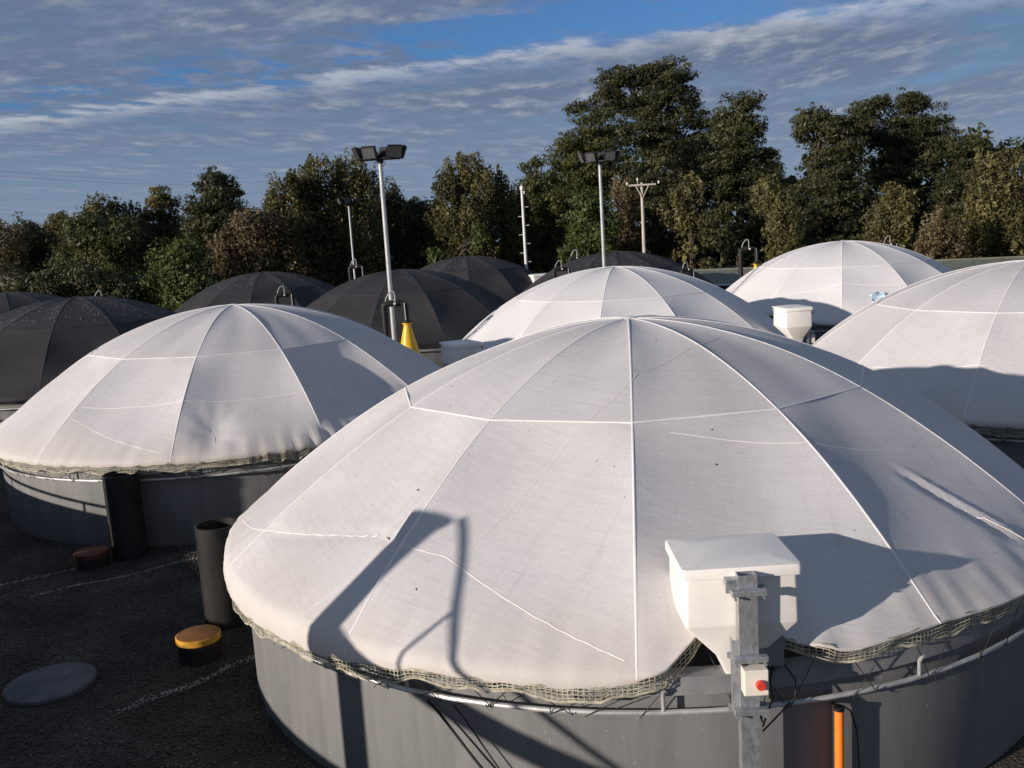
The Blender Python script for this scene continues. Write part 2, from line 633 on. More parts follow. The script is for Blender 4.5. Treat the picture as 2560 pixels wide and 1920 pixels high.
def sp(along, perp, h0):
    """point at 'along' metres up-sun, whose shadow line passes height h0 at along = 0"""
    p = LH * along + NH * perp
    return Vector((p.x, p.y, h0 - along * TAN))


def low_building(name, label, along, p0, p1, h0, depth, rail=None):
    e = empty(name, (0, 0, 0))
    c = LH * (along - depth / 2) + NH * ((p0 + p1) / 2)
    H = h0 - along * TAN
    e.location = (c.x, c.y, 0)
    b = MB().box((0, 0, H / 2 - 0.06), (depth, abs(p1 - p0), H - 0.12), SUN_A)
    b.build('wall', M['bldg'], e)
    b = MB().box((0, 0, H - 0.06), (depth + 0.12, abs(p1 - p0) + 0.1, 0.12), SUN_A)
    b.build('roof_slab', M['rimgrey'], e)
    if rail:
        z = H + rail
        a0 = sp(along, p0, h0) - e.location
        a1 = sp(along, p1, h0) - e.location
        a0.z = a1.z = z
        MB().tube([a0, a1], 0.024, 8).build('hand_rail', M['galv'], e)
        n = 6
        for i in range(n):
            q = a0.lerp(a1, (i + 0.5) / n)
            MB().tube([(q.x, q.y, H - 0.02), (q.x, q.y, z)], 0.02, 8).build('rail_post', M['galv'], e)
    return tag(e, label, 'building')


low_building('pump_house', 'low concrete pump house with flat slab roof beside the tank yard', -3.4, 5.6, 13.4, 0.62, 4.0)
low_building('service_building', 'long flat roofed concrete service building with thin pipe hand rail', -1.7, 13.56, 24.0, 0.90, 5.0, 0.14)
e = empty('valve_cabinet', sp(-1.5, 13.28, 0).xy.to_3d())
MB().box((0, 0, 0.99), (0.36, 0.38, 1.98), SUN_A).build('cabinet_body', M['rimgrey'], e, bevel=0.02)
MB().box((0, 0, 2.01), (0.40, 0.40, 0.06), SUN_A).build('cabinet_cap', M['galv'], e)
tag(e, 'tall narrow grey valve cabinet standing by the service building', 'cabinet')

# standing pipe frame: its long shadow lies over the large dome
A_ = -2.5
e = empty('pipe_frame', sp(A_, 6.33, 0).xy.to_3d())


def lo(perp, h0):
    return sp(A_, perp, h0) - e.location


top = lo(6.33, 2.68)
MB().tube([(0, 0, 0), (0, 0, top.z)], 0.135, 16).build('column', M['pipe'], e, True)
MB().tube([top + Vector((0, 0, -.02)), top + Vector((0, 0, .03))], 0.16, 16).build('column_cap', M['pipe'], e)
MB().tube([lo(6.33, 1.85), lo(5.6, 1.56), lo(4.45, 1.18), lo(3.9, 1.0)], 0.10, 12).build('sloping_pipe', M['pipe'], e, True)
MB().tube([lo(6.15, 2.74), lo(5.17, 1.86), lo(4.3, 1.10), lo(3.9, 0.75)], 0.026, 8).build('stay_bar', M['galv'], e)
MB().tube([lo(5.55, 2.22), lo(5.66, 1.57)], 0.017, 8).build('hanger_bar', M['galv'], e)
tag(e, 'black pipe column with a sloping side pipe and steel stay', 'pipe frame')

# ------------------------------------------------------------------ domed tanks
RING_R = 4.005
NG = 12
GA = 2 * math.pi / NG


class Dome:
    def __init__(s, c, az0, za=3.136, ze=1.20, Re=4.12, k=0.5744, rp=2.44, sag=0.085, sagk=None, lift=None,
                 disp=None, nt=14, bulge=None, drop=None, tilt=(0, 0)):
        s.c, s.az0, s.za, s.ze, s.Re, s.k, s.rp = c, az0, za, ze, Re, k, rp
        s.sag, s.sagk, s.lift, s.disp, s.nt, s.bulge = sag, sagk or {}, lift, disp, nt, bulge
        s.tilt = tilt
        s.drop = drop or (lambda az: 0.10)

    def prof(s, rho):
        u = min(0.9999, s.k * (rho / s.Re) ** 2)
        return s.za - (s.za - s.ze) * (1 - math.sqrt(1 - u)) / (1 - math.sqrt(1 - s.k))

    def slope(s, rho):
        return math.atan((s.prof(rho - 0.01) - s.prof(rho + 0.01)) / 0.02)

    def point(s, k, v, rho, off=0.0):
        """surface point of gore k (0..11), fraction v across it, at rib radius rho (local to tank)"""
        az = RAD(s.az0) + (k + v) * GA
        if s.lift:
            rho = rho - s.lift(math.degrees(az)) * sstep(rho, 3.1, s.Re)
        z = s.prof(rho)
        if s.bulge:
            z += s.bulge(math.degrees(az), rho)
        a0, a1 = RAD(s.az0) + k * GA, RAD(s.az0) + (k + 1) * GA
        x = rho * (math.sin(a0) * (1 - v) + math.sin(a1) * v)
        y = -rho * (math.cos(a0) * (1 - v) + math.cos(a1) * v)
        rr = math.hypot(x, y)
        e = sstep(rho, s.Re * 0.80, s.Re)
        rn = rr + (rho - rr) * e
        th = s.slope(max(rho, 0.02))
        if rho <= s.rp:
            d = -0.022 * math.sin(math.pi * rho / s.rp) * 4 * v * (1 - v)
        else:
            w = (rho - s.rp) / (s.Re - s.rp)
            d = -s.sagk.get(k, s.sag) * math.sin(math.pi * min(1, w) ** 0.85) * 4 * v * (1 - v)
        if s.disp:
            d += s.disp(math.degrees(az), rho)
        d += off
        rn += d * math.sin(th)
        z += d * math.cos(th)
        if rr > 1e-6:
            x, y = x / rr * rn, y / rr * rn
        w = 1 - (rho / s.Re) ** 2
        return Vector((x + s.tilt[0] * w, y + s.tilt[1] * w, z))

    def azpoint(s, azd, rho, off=0.0):
        t = (RAD(azd - s.az0) % (2 * math.pi)) / GA
        k = int(t) % NG
        return s.point(k, t - int(t), rho, off)

    def normal(s, p, rho):
        rr = max(1e-6, math.hypot(p.x, p.y))
        th = s.slope(max(rho, 0.02))
        return Vector((p.x / rr * math.sin(th), p.y / rr * math.sin(th), math.cos(th)))

    def lip(s, k, v):
        """hem points rolled under the eave"""
        p = s.point(k, v, s.Re)
        rr = math.hypot(p.x, p.y)
        dx = Vector((p.x / rr, p.y / rr, 0))
        az = s.az0 + math.degrees((k + v) * GA)
        wv = 0.005 * math.sin(az * 1.9) + 0.005 * math.sin(az * 0.7 + 1)
        h = s.drop(az)
        return [p + dx * .022 + Vector((0, 0, -.3 * h)), p + dx * .032 + Vector((0, 0, -.65 * h)),
                p + dx * (.024 + wv * .6) + Vector((0, 0, -h + wv))]

    def panel(s, k, part, name, mat, local=True):
        nt = s.nt
        if part == 'upper':
            rows = [0.05 + (s.rp - 0.05) * i / max(8, nt // 2) for i in range(max(8, nt // 2) + 1)]
        else:
            n = int(nt * 1.4)
            rows = [s.rp + (s.Re - s.rp) * i / n for i in range(n + 1)]
        rz = RAD(s.az0) + k * GA
        R = Matrix.Rotation(-rz, 3, 'Z')
        vs, fs = [], []
        for rho in rows:
            for j in range(nt + 1):
                vs.append(s.point(k, j / nt, rho))
        nr = len(rows)
        if part == 'lower':
            lips = [s.lip(k, j / nt) for j in range(nt + 1)]
            for q in range(3):
                for j in range(nt + 1):
                    vs.append(lips[j][q])
            nr += 3
        for i in range(nr - 1):
            for j in range(nt):
                a = i * (nt + 1) + j
                fs.append((a, a + nt + 1, a + nt + 2, a + 1))
        m = MB()
        m.add([R @ p for p in vs], fs)
        return m.mesh(name, mat, True), rz


def make_tank(c, D, cover, label, detail=1, unique=False, group=None, seams=(), wall_h=1.20, stubs=14):
    e = empty('covered_tank', (c[0], c[1], 0))
    mat = M[cover]
    rmat = M['rib_black'] if cover == 'black' else M['rib_white']
    # wall and rim
    n = 96 if detail > 1 else 64
    MB().lathe([(3.90, 0), (3.92, 0.03), (3.92, wall_h - .1), (3.86, wall_h - .1), (3.86, 0.0)], n).build('tank_wall', M['wall'], e, True)
    MB().lathe([(3.925, wall_h - .095), (3.98, wall_h - .095), (3.985, wall_h + .03), (3.93, wall_h + .035), (3.84, wall_h + .03),
                (3.84, wall_h - .095), (3.925, wall_h - .095)], n).build('tank_rim', M['rimgrey'], e, True)
    # water inside is closed off by a dark surface
    MB().lathe([(0.01, 0.8), (3.855, 0.8)], 32).build('water', M['pipe'], e)
    pts = [(RING_R * math.sin(2 * math.pi * i / 72), -RING_R * math.cos(2 * math.pi * i / 72), 1.005) for i in range(72)]
    MB().tube(pts, 0.018, 8, closed=True).build('ring_pipe', M['ring'], e, True)
    if detail:
        for i in range(stubs):
            a = RAD(D.az0) + 2 * math.pi * i / stubs + 0.04
            x, y = math.sin(a), -math.cos(a)
            MB().tube([(x * RING_R, y * RING_R, 1.005), (x * RING_R, y * RING_R, 1.12), (x * (RING_R + .03), y * (RING_R + .03), 1.17)], 0.014, 8).build('stub_post', M['ring'], e, True)
    # cover panels
    if unique:
        for k in range(NG):
            for part in ('upper', 'lower'):
                me, rz = D.panel(k, part, 'cover_panel', mat)
                obj_of('cover_panel', me, e, rz=rz)
    else:
        for part in ('upper', 'lower'):
            key = (cover, part, round(D.za, 3), D.nt, round(D.sag, 3))
            for k in range(NG):
                if key not in PANELS:
                    PANELS[key] = D.panel(k, part, 'cover_panel', mat)[0]
                obj_of('cover_panel', PANELS[key], e, rz=RAD(D.az0) + k * GA)
    MB().lathe([(0.0, .012), (0.06, .008), (0.11, -0.012)], 24, (D.tilt[0], D.tilt[1], D.za + 0.006)).build('crown_patch', rmat, e, True)
    for k in range(NG):
        rr_ = [max(0.06, (D.Re - .03) * i / 36.0) for i in range(37)]
        pts = [D.point(k, 0.0, q) for q in rr_]
        nrm = [D.normal(p_, q) for p_, q in zip(pts, rr_)]
        lp = D.lip(k, 0.0)
        for q in range(2):
            pts.append(lp[q])
            nrm.append(Vector((lp[q].x, lp[q].y, .8)).normalized())
        MB().strip(pts, nrm, 0.010, 0.0035).build('rib', rmat, e, True)
        a, b = D.point(k, 0.0, D.rp, 0.004), D.point(k, 1.0, D.rp, 0.004)
        pts = [a.lerp(b, q / 6) for q in range(7)]
        MB().strip(pts, [D.normal(p_, D.rp) for p_ in pts], 0.010, 0.004).build('purlin', rmat, e, True)
    for r, path in seams:
        pts = []
        for i in range(len(path) - 1):
            (a0, r0), (a1, r1) = path[i], path[i + 1]
            m = 14
            for j in range(m):
                t = j / m
                wob = 0.22 * r * (math.sin(23 * (i + t)) + math.sin(61 * (i + t) + i))
                pts.append((a0 + (a1 - a0) * t, r0 + (r1 - r0) * t + wob))
        pts.append(path[-1])
        P_ = [D.azpoint(a_, q, 0.001) for a_, q in pts]
        MB().strip(P_, [D.normal(p_, q[1]) for p_, q in zip(P_, pts)], r, 0.0022).build('seam', M['thread'], e, True)
    # net skirt
    if detail > 1:
        nets(D, e, M['net'])
    tag(e, label, 'fish tank', group)
    return e


PANELS = {}


def nets(D, e, mat, step=0.5, depth=0.10):
    rows = 5
    n = int(360 / step)
    rng = random.Random(3)
    grid = []
    for i in range(n):
        az = i * step
        t = (RAD(az - D.az0) % (2 * math.pi)) / GA
        k = int(t) % NG
        p = D.lip(k, t - int(t))[2]
        rr = math.hypot(p.x, p.y)
        d = Vector((p.x / rr, p.y / rr, 0))
        scal = 0.014 * math.sin(az * 0.62) + 0.014 * math.sin(az * 0.23 + 2) + 0.008 * math.sin(az * 1.3)
        dep = depth + scal
        col = []
        for j in range(rows):
            w = j / (rows - 1)
            q = p + d * (-0.004 + 0.007 * math.sin(az * 1.1 + j) - 0.02 * w) + Vector((0, 0, 0.012 - dep * w + 0.005 * rng.uniform(-1, 1)))
            col.append(q)
        grid.append((col, d))
    m = MB()
    wd = 0.0036
    for i in range(n):
        c0, d0 = grid[i]
        c1, d1 = grid[(i + 1) % n]
        tx = Vector((-d0.y, d0.x, 0)) * wd
        for j in range(rows - 1):
            a, b = c0[j], c0[j + 1]
            m.add([a - tx, a + tx, b + tx, b - tx], [(0, 1, 2, 3)])
        for j in range(rows):
            tz = Vector((0, 0, wd * (2.4 if j in (0, rows - 1) else 1.0)))
            a, b = c0[j] + d0 * .002, c1[j] + d1 * .002
            m.add([a - tz, b - tz, b + tz, a + tz], [(0, 1, 2, 3)])
    o = m.build('net_skirt', mat, e)
    o['kind'] = 'stuff'
    # lacing from the net's foot rope to the ring
    m = MB()
    i = 0
    while i < n:
        c0, d0 = grid[i]
        p = c0[rows - 1]
        a = RAD(i * step + rng.uniform(1.5, 4.0) * rng.choice((-1, 1)))
        q = Vector(((RING_R + .02) * math.sin(a), -(RING_R + .02) * math.cos(a), 0.99))
        m.tube([p, q], 0.0035, 4)
        q2 = Vector(((RING_R + .035) * math.sin(a), -(RING_R + .035) * math.cos(a), 1.02 + rng.uniform(-.05, .03)))
        m.tube([q, q2], 0.0035, 4)
        i += rng.choice((6, 7, 9))
    m.build('lacing', M['cord'], e)['kind'] = 'stuff'


# --- the large near dome
EDGE1 = [(-180, 1.15), (-90, 1.10), (-58, 1.10), (-50, 1.13), (-39, 1.14), (-33, 1.185), (-26, 1.225), (-15, 1.215), (-10, 1.215), (-7.8, 1.24), (-4, 1.32),
         (0.2, 1.52), (4.3, 1.49), (6.6, 1.44), (9, 1.395), (11.5, 1.345), (13.7, 1.33), (18, 1.345), (24, 1.36), (34, 1.34), (60, 1.30), (100, 1.22), (180, 1.15)]
ZE1 = 1.33


def edge1(az):
    az = (az + 180) % 360 - 180
    for (a0, h0), (a1, h1) in zip(EDGE1, EDGE1[1:]):
        if a0 <= az <= a1:
            return h0 + (h1 - h0) * (az - a0) / (a1 - a0)
    return 1.15


def lift1(az):
    return max(0.0, edge1(az) + 0.03 - ZE1) / 0.92


def drop1(az):
    return max(0.03, ZE1 - edge1(az))


def seg_dent(az, rho, a0, r0, a1, r1, width, depth, Re=3.6):
    """signed fold along a segment given in azimuth / radius"""
    ax, ay = RAD(az) * Re, rho
    x0, y0, x1, y1 = RAD(a0) * Re, r0, RAD(a1) * Re, r1
    dx, dy = x1 - x0, y1 - y0
    L = math.hypot(dx, dy)
    t = ((ax - x0) * dx + (ay - y0) * dy) / (L * L)
    if t < -0.15 or t > 1.15:
        return 0.0
    d = ((ax - x0) * -dy + (ay - y0) * dx) / L
    fade = sstep(t, -0.15, 0.25) * sstep(t, 1.15, 0.8)
    return depth * fade * math.exp(-(d / width) ** 2) * (1 if d > 0 else -0.6) * (abs(d) / width + .35)


def disp1(az, rho):
    az = (az + 180) % 360 - 180
    d = 0.0
    if -58 < az < -34 and rho > 2.4:
        m = sstep(az, -50, -41) * sstep(az, -35.6, -38.5) * sstep(rho, 2.45, 3.1) * sstep(rho, 3.56, 3.45)
        d += 0.020 * m * (math.sin((az + rho * 1.5) * 2.6) + .5 * math.sin((az - rho) * 5.1))
    if 30 < az < 56 and rho > 2.9:
        d += seg_dent(az, rho, 38.5, 3.15, 44.9, 3.85, 0.05, -0.045)
    if 22 < az < 62 and rho > 3.6:
        d += 0.006 * sstep(rho, 3.6, 4.0) * math.sin(az * 1.1 + rho * 9) * sstep(az, 24, 29)
    if 8 < az < 26 and rho > 3.5:
        d += 0.007 * sstep(rho, 3.5, 4.0) * math.sin(az * 1.4 + rho * 6)
    # slack along the lacing line
    if -70 < az < -38 and 3.3 < rho < 3.9:
        rl = 3.47 + (3.73 - 3.47) * sstep(-az, 43, 65)
        d += -0.012 * math.exp(-((rho - rl) / 0.04) ** 2)
    d += 0.0035 * sstep(rho, 3.65, 4.0) * (math.sin(az * 1.9 + 1.3 * math.sin(az * .21)) + math.sin(az * 1.13 + rho * 5))
    return d + 0.004 * math.sin(az * 0.31 + rho * 2.3) * sstep(rho, .8, 1.8)


def bulge1(az, rho):
    az = (az + 180) % 360 - 180
    side = sstep(-az, 35, 85) * -0.025 + sstep(az, 30, 80) * 0.0
    return side * sstep(rho, 0.4, 1.6) * sstep(rho, 4.1, 3.0)


W1C = (1.145, 9.64)
D1 = Dome(W1C, -6.6, za=3.16, ze=ZE1, Re=4.08, k=0.10, rp=2.36, tilt=(.09, .06), drop=drop1, sag=0.085, sagk={1: 0.05, 2: 0.05}, lift=lift1, disp=disp1, nt=34, bulge=bulge1)
seams1 = [
    (0.0040, [(44, 1.15), (19.8, 1.27), (-4.5, 1.71), (-17.8, 2.47), (-23.1, 2.95), (-27.9, 3.47)]),
    (0.0055, [(-84, 3.98), (-74, 3.86), (-64.7, 3.73), (-51.5, 3.55), (-43.0, 3.47), (-39.3, 3.48), (-30.2, 3.52), (-16.0, 3.84), (-7.7, 4.03)]),
    (0.0030, [(0.6, 2.48), (9.6, 2.58), (21.4, 2.71), (45.1, 3.03)]),
    (0.0055, [(40.3, 3.36), (43.0, 3.66), (46.5, 3.98)]),
    (0.0035, [(-40.3, 3.56), (-42.3, 3.85), (-44.7, 4.06)]),
]
tank1 = make_tank(W1C, D1, 'white', 'largest white domed tank cover with the square feed hopper at its front edge', 2, True, seams=seams1)

# --- white dome on the left
W2C = (-4.854, 16.80)


def disp2(az, rho):
    az = (az + 180) % 360 - 180
    d = 0.004 * math.sin(az * 0.4 + rho * 2.0) * sstep(rho, .8, 1.8)
    d += 0.004 * sstep(rho, 3.65, 4.0) * (math.sin(az * 1.7 + 1.3 * math.sin(az * .21)) + math.sin(az * 1.13 + rho * 5))
    if 2 < az < 30 and rho > 3.3:
        x, y = RAD(az - 9.4) * 3.8, rho - 3.80
        r2 = x * x + y * y
        d -= 0.07 * math.exp(-r2 / 0.05)
        th = math.atan2(y, x)
        d += 0.008 * math.sin(th * 9) * math.exp(-r2 / 0.25)
    if 10 < az < 62 and rho > 3.85:
        d += 0.030 * sstep(rho, 3.85, 4.1) * sstep(az, 12, 22) * (math.sin(az * 1.7) + 0.6 * math.sin(az * 3.9 + 1))
    if 32 < az < 62 and rho > 3.2:
        d += 0.010 * sstep(rho, 3.2, 3.6) * sstep(az, 44, 52) * math.sin(az * 3.1)
    return d


D2 = Dome(W2C, 1.5, za=3.125, ze=1.33, Re=4.09, k=0.20, sag=0.08, sagk={0: 0.09, 1: 0.15}, disp=disp2, nt=26)
seams2 = [
    (0.0042, [(-27.4, 3.37), (-0.3, 3.30), (25.3, 3.33), (44.6, 3.41)]),
    (0.0042, [(-29.1, 3.51), (-14, 3.80), (-1.0, 4.03)]),
    (0.005, [(9.4, 3.82), (9.8, 4.06)]),
]
tank2 = make_tank(W2C, D2, 'white', 'white domed tank cover behind the two black standing pipes', 2, True, seams=seams2)

# --- white dome on the right, cut by the frame
W5C = (8.627, 15.45)
D5 = Dome(W5C, -10.0, sag=0.07, nt=20, ze=1.30, Re=4.10, k=0.30)
seams5 = [(0.007, [(-66, 3.55), (-40, 3.40), (-22, 3.70), (0, 3.9)])]
tank5 = make_tank(W5C, D5, 'white', 'white domed tank cover with the shadow of its larger neighbour across its foot', 2, True, seams=seams5)

W3C = (2.60, 22.61)
D3 = Dome(W3C, -13.0, sag=0.06, nt=16, ze=1.28, k=0.30)
make_tank(W3C, D3, 'white_pale', 'white domed tank cover directly behind the largest dome, with a lamp pole beyond it', 1, False)
W4C = (10.11, 28.42)


def lift4(az):
    az = (az + 180) % 360 - 180
    return 0.40 * sstep(az, -22, -5) * sstep(az, 28, 2) + 0.22 * sstep(az, -62, -48) * sstep(az, -26, -40)


D4 = Dome(W4C, 10.0, za=3.23, sag=0.06, nt=16, lift=lift4, ze=1.28, k=0.30)
make_tank(W4C, D4, 'white_pale', 'farthest white domed tank cover in front of the green roofed shed', 1, True,
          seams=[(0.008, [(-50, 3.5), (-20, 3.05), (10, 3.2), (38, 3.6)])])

# crumpled sheet on the far dome's hem
m = MB()
vs, fs = [], []
_r = random.Random(9)
for i in range(9):
    for j in range(9):
        vs.append(D4.azpoint(-8.0 + i * .9 + _r.uniform(-.3, .3), 3.66 + j * .05 + .04 * math.sin(i), 0.03 + .05 * _r.random() + .06 * math.sin(j * .8) * math.sin(i * .7)) + Vector((W4C[0], W4C[1], 0)))
for i in range(8):
    for j in range(8):
        fs.append((i * 9 + j, i * 9 + j + 1, i * 9 + j + 10, i * 9 + j + 9))
o = m.add(vs, fs).build('plastic_sheet', M['blue_tarp'], None, True)
sol = o.modifiers.new('thickness', 'SOLIDIFY')
sol.thickness = 0.004
tag(o, 'small crumpled light blue plastic sheet on the hem of the farthest white dome', 'sheet')

blacks = [
    ((-10.85, 23.96), 11.0, 'black domed tank cover partly hidden behind the white dome with the pinched hem'),
    ((-16.4, 31.12), 0.0, 'black domed tank cover half hidden by another black dome at the yard corner'),
    ((-9.37, 36.93), 4.0, 'black domed tank cover streaked with white droppings near the green bush'),
    ((-3.30, 29.77), -8.0, 'black domed tank cover behind the yellow cone, floodlight pole in front of it'),
    ((-1.70, 42.74), 3.0, 'black domed tank cover beside the white stepped mast'),
    ((4.11, 35.58), -3.0, 'black domed tank cover in front of the wooden cross-arm utility pole'),
]
for i, (c, az, lab) in enumerate(blacks):
    Dk = Dome(c, az, sag=0.07, nt=14, ze=1.28, k=0.35)
    make_tank(c, Dk, 'black', lab, 0, False, 'black domed tanks at the back of the yard')


# ------------------------------------------------------------------ feed hoppers
def make_feeder():
    e = empty('feed_hopper', (0, 0, 0))
    # square post with an open top; hopper sits behind it (+Y)
    P, PD, t, H = 0.058, 0.042, 0.006, 1.968
    m = MB()
    for sx, sy, w, d in ((0, -1, 2 * P, t), (0, 1, 2 * P, t), (-1, 0, t, 2 * PD - 2 * t), (1, 0, t, 2 * PD - 2 * t)):
        m.box((sx * (P - t / 2), sy * (PD - t / 2), H / 2), (w, d, H))
    m.build('post', M['galv'], e)
    MB().box((0, 0, 0.01), (0.26, 0.26, 0.02)).build('base_plate', M['galv'], e)
    cx, cy, w, d = -0.012, 0.352, 0.715, 0.59

    def rect(z, w, d, cx=cx, cy=cy, r=0.05):
        out = []
        for sx, sy, a0 in ((1, 1, 0), (-1, 1, 90), (-1, -1, 180), (1, -1, 270)):
            for a in (0, 30, 60, 90):
                t_ = RAD(a0 + a)
                out.append(Vector((cx + sx * (w / 2 - r) + r * math.cos(t_), cy + sy * (d / 2 - r) + r * math.sin(t_), z)))
        return out
    hb = MB().loft([rect(1.12, 0.10, 0.10, cx, 0.24, .02), rect(1.16, 0.11, 0.11, cx, 0.24, .02), rect(1.37, 0.30, 0.27, cx, 0.29, .02),
                    rect(1.600, w * .985, d * .97, r=.022), rect(1.615, w * .995, d * .985, r=.022), rect(1.955, w * .985, d * .97, r=.03)]).build('hopper', M['hopper'], e, True)
    MB().loft([rect(1.925, w + .035, d + .035, r=.03), rect(1.975, w + .035, d + .035, r=.03), rect(1.99, w + .02, d + .02, r=.03),
               rect(2.012, w * .55, d * .55, r=.05)]).build('lid', M['hopper'], hb, True)
    MB().tube([(w / 2 * .75 + cx, cy + d / 2 + .01, 1.95), (w / 2 * .75 + cx, cy + d / 2 + .045, 1.955)], 0.016, 8).build('lid_catch', M['pipe'], hb)
    # clamps
    for z in (1.872, 1.445, 1.10):
        k = MB().add([(x, y, zz) for zz in (z - .019, z + .017) for x, y in ((-.107, -PD - .052), (.107, -PD - .052), (.107, -PD - .002), (-.107, -PD - .002))],
                     [(3, 2, 1, 0), (4, 5, 6, 7), (0, 1, 5, 4), (1, 2, 6, 5), (2, 3, 7, 6), (3, 0, 4, 7)]).build('clamp', M['galv'], e, False, 0.004)
        MB().box((0.0, PD - .002, z - .02), (0.235, 0.012, 0.040)).build('clamp_back', M['galv'], e)
        for sx in (-1, 1):
            MB().tube([(sx * .088, -PD - .06, z - .03), (sx * .088, PD + .006, z - .03)], 0.008, 8).build('bolt', M['galv'], k)
    MB().box((-.045, 0.0, 1.918), (0.17, 0.076, 0.045)).build('top_bracket', M['galv'], e)
    # side channel
    c = MB()
    c.add([(x, y, z) for z in (1.08, 1.53) for x, y in ((-P - .034, .017), (-P - .002, .017), (-P - .002, .023), (-P - .028, .023), (-P - .028, .07), (-P - .034, .07))],
          [(5, 4, 3, 2, 1, 0), (6, 7, 8, 9, 10, 11)] + [(i, (i + 1) % 6, 6 + (i + 1) % 6, 6 + i) for i in range(6)])
    c.build('channel', M['galv'], e)
    # switch box
    b = MB().box((.018, -PD - .047, 1.315), (0.150, 0.09, 0.165)).build('switch_box', M['cream'], e, False, 0.006)
    MB().tube([(.040, -PD - .090, 1.308), (.040, -PD - .122, 1.308)], 0.030, 20).build('button', M['red'], b, False, 0.004)
    # spreader motor
    mb = MB().box((.17, 0.24, 1.36), (0.20, 0.20, 0.16)).build('motor_box', M['rimgrey'], e, False, 0.01)
    MB().box((.17, 0.24, 1.45), (0.215, 0.215, 0.02)).build('motor_cover', M['wall'], mb)
    MB().tube([(cx, 0.24, 1.13), (cx, 0.24, 1.00)], 0.055, 12).build('spout', M['pipe'], e)
    rng = random.Random(4)
    for i in range(4):
        x0 = .12 + .05 * i
        pts = [Vector((x0, .22, 1.28)), Vector((x0 + rng.uniform(-.05, .08), .15, 1.18)), Vector((x0 + rng.uniform(-.14, .1), .10, 1.08)), Vector((.09, .02, 1.0 - .03 * i))]
        MB().tube(pts, 0.006, 5).build('cable', M['cord'], e, True)
    return e


f1 = make_feeder()
f1.location = (1.355, 5.495, 0)
tag(f1, 'white plastic feed hopper with red stop button on galvanised post at the largest dome', 'fish feeder', 'feed hoppers beside the tanks')
f2 = copy_tree(f1)
_p = at(1142, 855, 18.4)
f2.location = (_p.x + 0.38, 18.4 + 0.18, 0)
f2.rotation_euler = (0, 0, RAD(115))
f2.scale = (1.0, 1.0, 1.02)
tag(f2, 'white feed hopper in shade beside the yellow cone', 'fish feeder', 'feed hoppers beside the tanks')
f3 = copy_tree(f1)
f3.location = (6.48, 20.35, 0)
f3.rotation_euler = (0, 0, RAD(96))
f3.scale = (1.0, 1.0, 1.08)
tag(f3, 'sunlit white feed hopper between the far white dome and its shaded neighbour', 'fish feeder', 'feed hoppers beside the tanks')
f4 = copy_tree(f1)
f4.location = (at(1352, 690, 41.5).x + .17, 41.0, 0)
f4.rotation_euler = (0, 0, RAD(20))
f4.scale = (1.4, 1.2, 1.10)
tag(f4, 'distant white feed hopper at the foot of the white stepped mast', 'fish feeder', 'feed hoppers beside the tanks')

# ------------------------------------------------------------------ things on the near tank
cx, cy = W1C


def wallpt(az, z, r=3.94):
    a = RAD(az)
    return Vector((cx + r * math.sin(a), cy - r * math.cos(a), z))


e = empty('orange_conduit', wallpt(12.4, 0, 4.0))
o0 = Vector(e.location)
MB().tube([wallpt(12.4, 0, 4.0) - o0, wallpt(12.4, 0.90, 4.0) - o0], 0.030, 16).build('tube', M['orange'], e, True)
MB().tube([wallpt(12.4, 0.90, 4.0) - o0, wallpt(12.4, 0.925, 4.0) - o0], 0.034, 16).build('end_cap', M['pipe'], e)
MB().tube([wallpt(12.4, 0.91, 4.0) - o0, wallpt(12.0, 0.95, 4.0) - o0, wallpt(11.7, 0.955, 3.99) - o0], 0.010, 6).build('hook', M['pipe'], e)
MB().tube([wallpt(12.9, 0.92, 3.99) - o0, wallpt(13.9, 0.86, 3.97) - o0, wallpt(14.7, 0.70, 3.96) - o0, wallpt(14.8, 0.45, 3.97) - o0, wallpt(14.5, 0.02, 3.98) - o0], 0.006, 6).build('wire', M['cord'], e, True)
tag(e, 'bright orange upright conduit tube on the grey tank wall', 'conduit')
for i, (a0, a1, lab) in enumerate(((-28.2, -15.5, 'thicker black cable sagging down the grey tank wall'), (-25.2, -14.6, 'thinner black cable sagging down the grey tank wall'))):
    pts = []
    for j in range(14):
        t = j / 13
        pts.append(wallpt(a0 + (a1 - a0) * (t ** 0.85), 0.93 - 0.93 * t - .03 * math.sin(math.pi * t), 3.955 + .04 * math.sin(math.pi * t)))
    b = pts[-1].copy()
    MBX = MB().tube([p - b for p in pts], 0.010 if i == 0 else 0.006, 6)
    o = MBX.build('hanging_cable', M['cord'], None, True, loc=b)
    tag(o, lab, 'cable')

# ------------------------------------------------------------------ pipes and lids on the ground
def stand_pipe(base, r, h, label):
    e = empty('standing_pipe', base)
    MB().lathe([(r, 0), (r, h), (r - .004, h + .003), (r - .018, h + .003), (r - .022, h), (r - .022, 0.05)], 48).build('pipe_wall', M['pipe'], e, True)
    MB().lathe([(0.0, .06), (r - .023, .06)], 24).build('inner_floor', M['pipe'], e)
    return tag(e, label, 'pipe', 'black standing pipes on the gravel')


stand_pipe((-5.42, 12.60, 0), 0.235, 1.17, 'tall black open pipe beside the rust red round lid')
stand_pipe((-3.33, 10.02, 0), 0.235, 1.14, 'black open pipe half hidden by the largest white dome')


def round_hatch(base, r, h, lid_mat, rim_mat, label, group=None):
    e = empty('round_hatch', base)
    MB().lathe([(r * .94, 0), (r * .94, h), (0.0, h)], 40).build('hatch_neck', M['pipe'], e, True)
    MB().lathe([(r * .95, h - .045), (r, h - .045), (r, h + .012), (r - .010, h + .019)], 40).build('lid_rim', rim_mat, e, True)
    MB().lathe([(r - .010, h + .019), (r - .03, h + .024), (0, h + .026)], 40).build('hatch_lid', lid_mat, e, True)
    return tag(e, label, 'hatch', group)


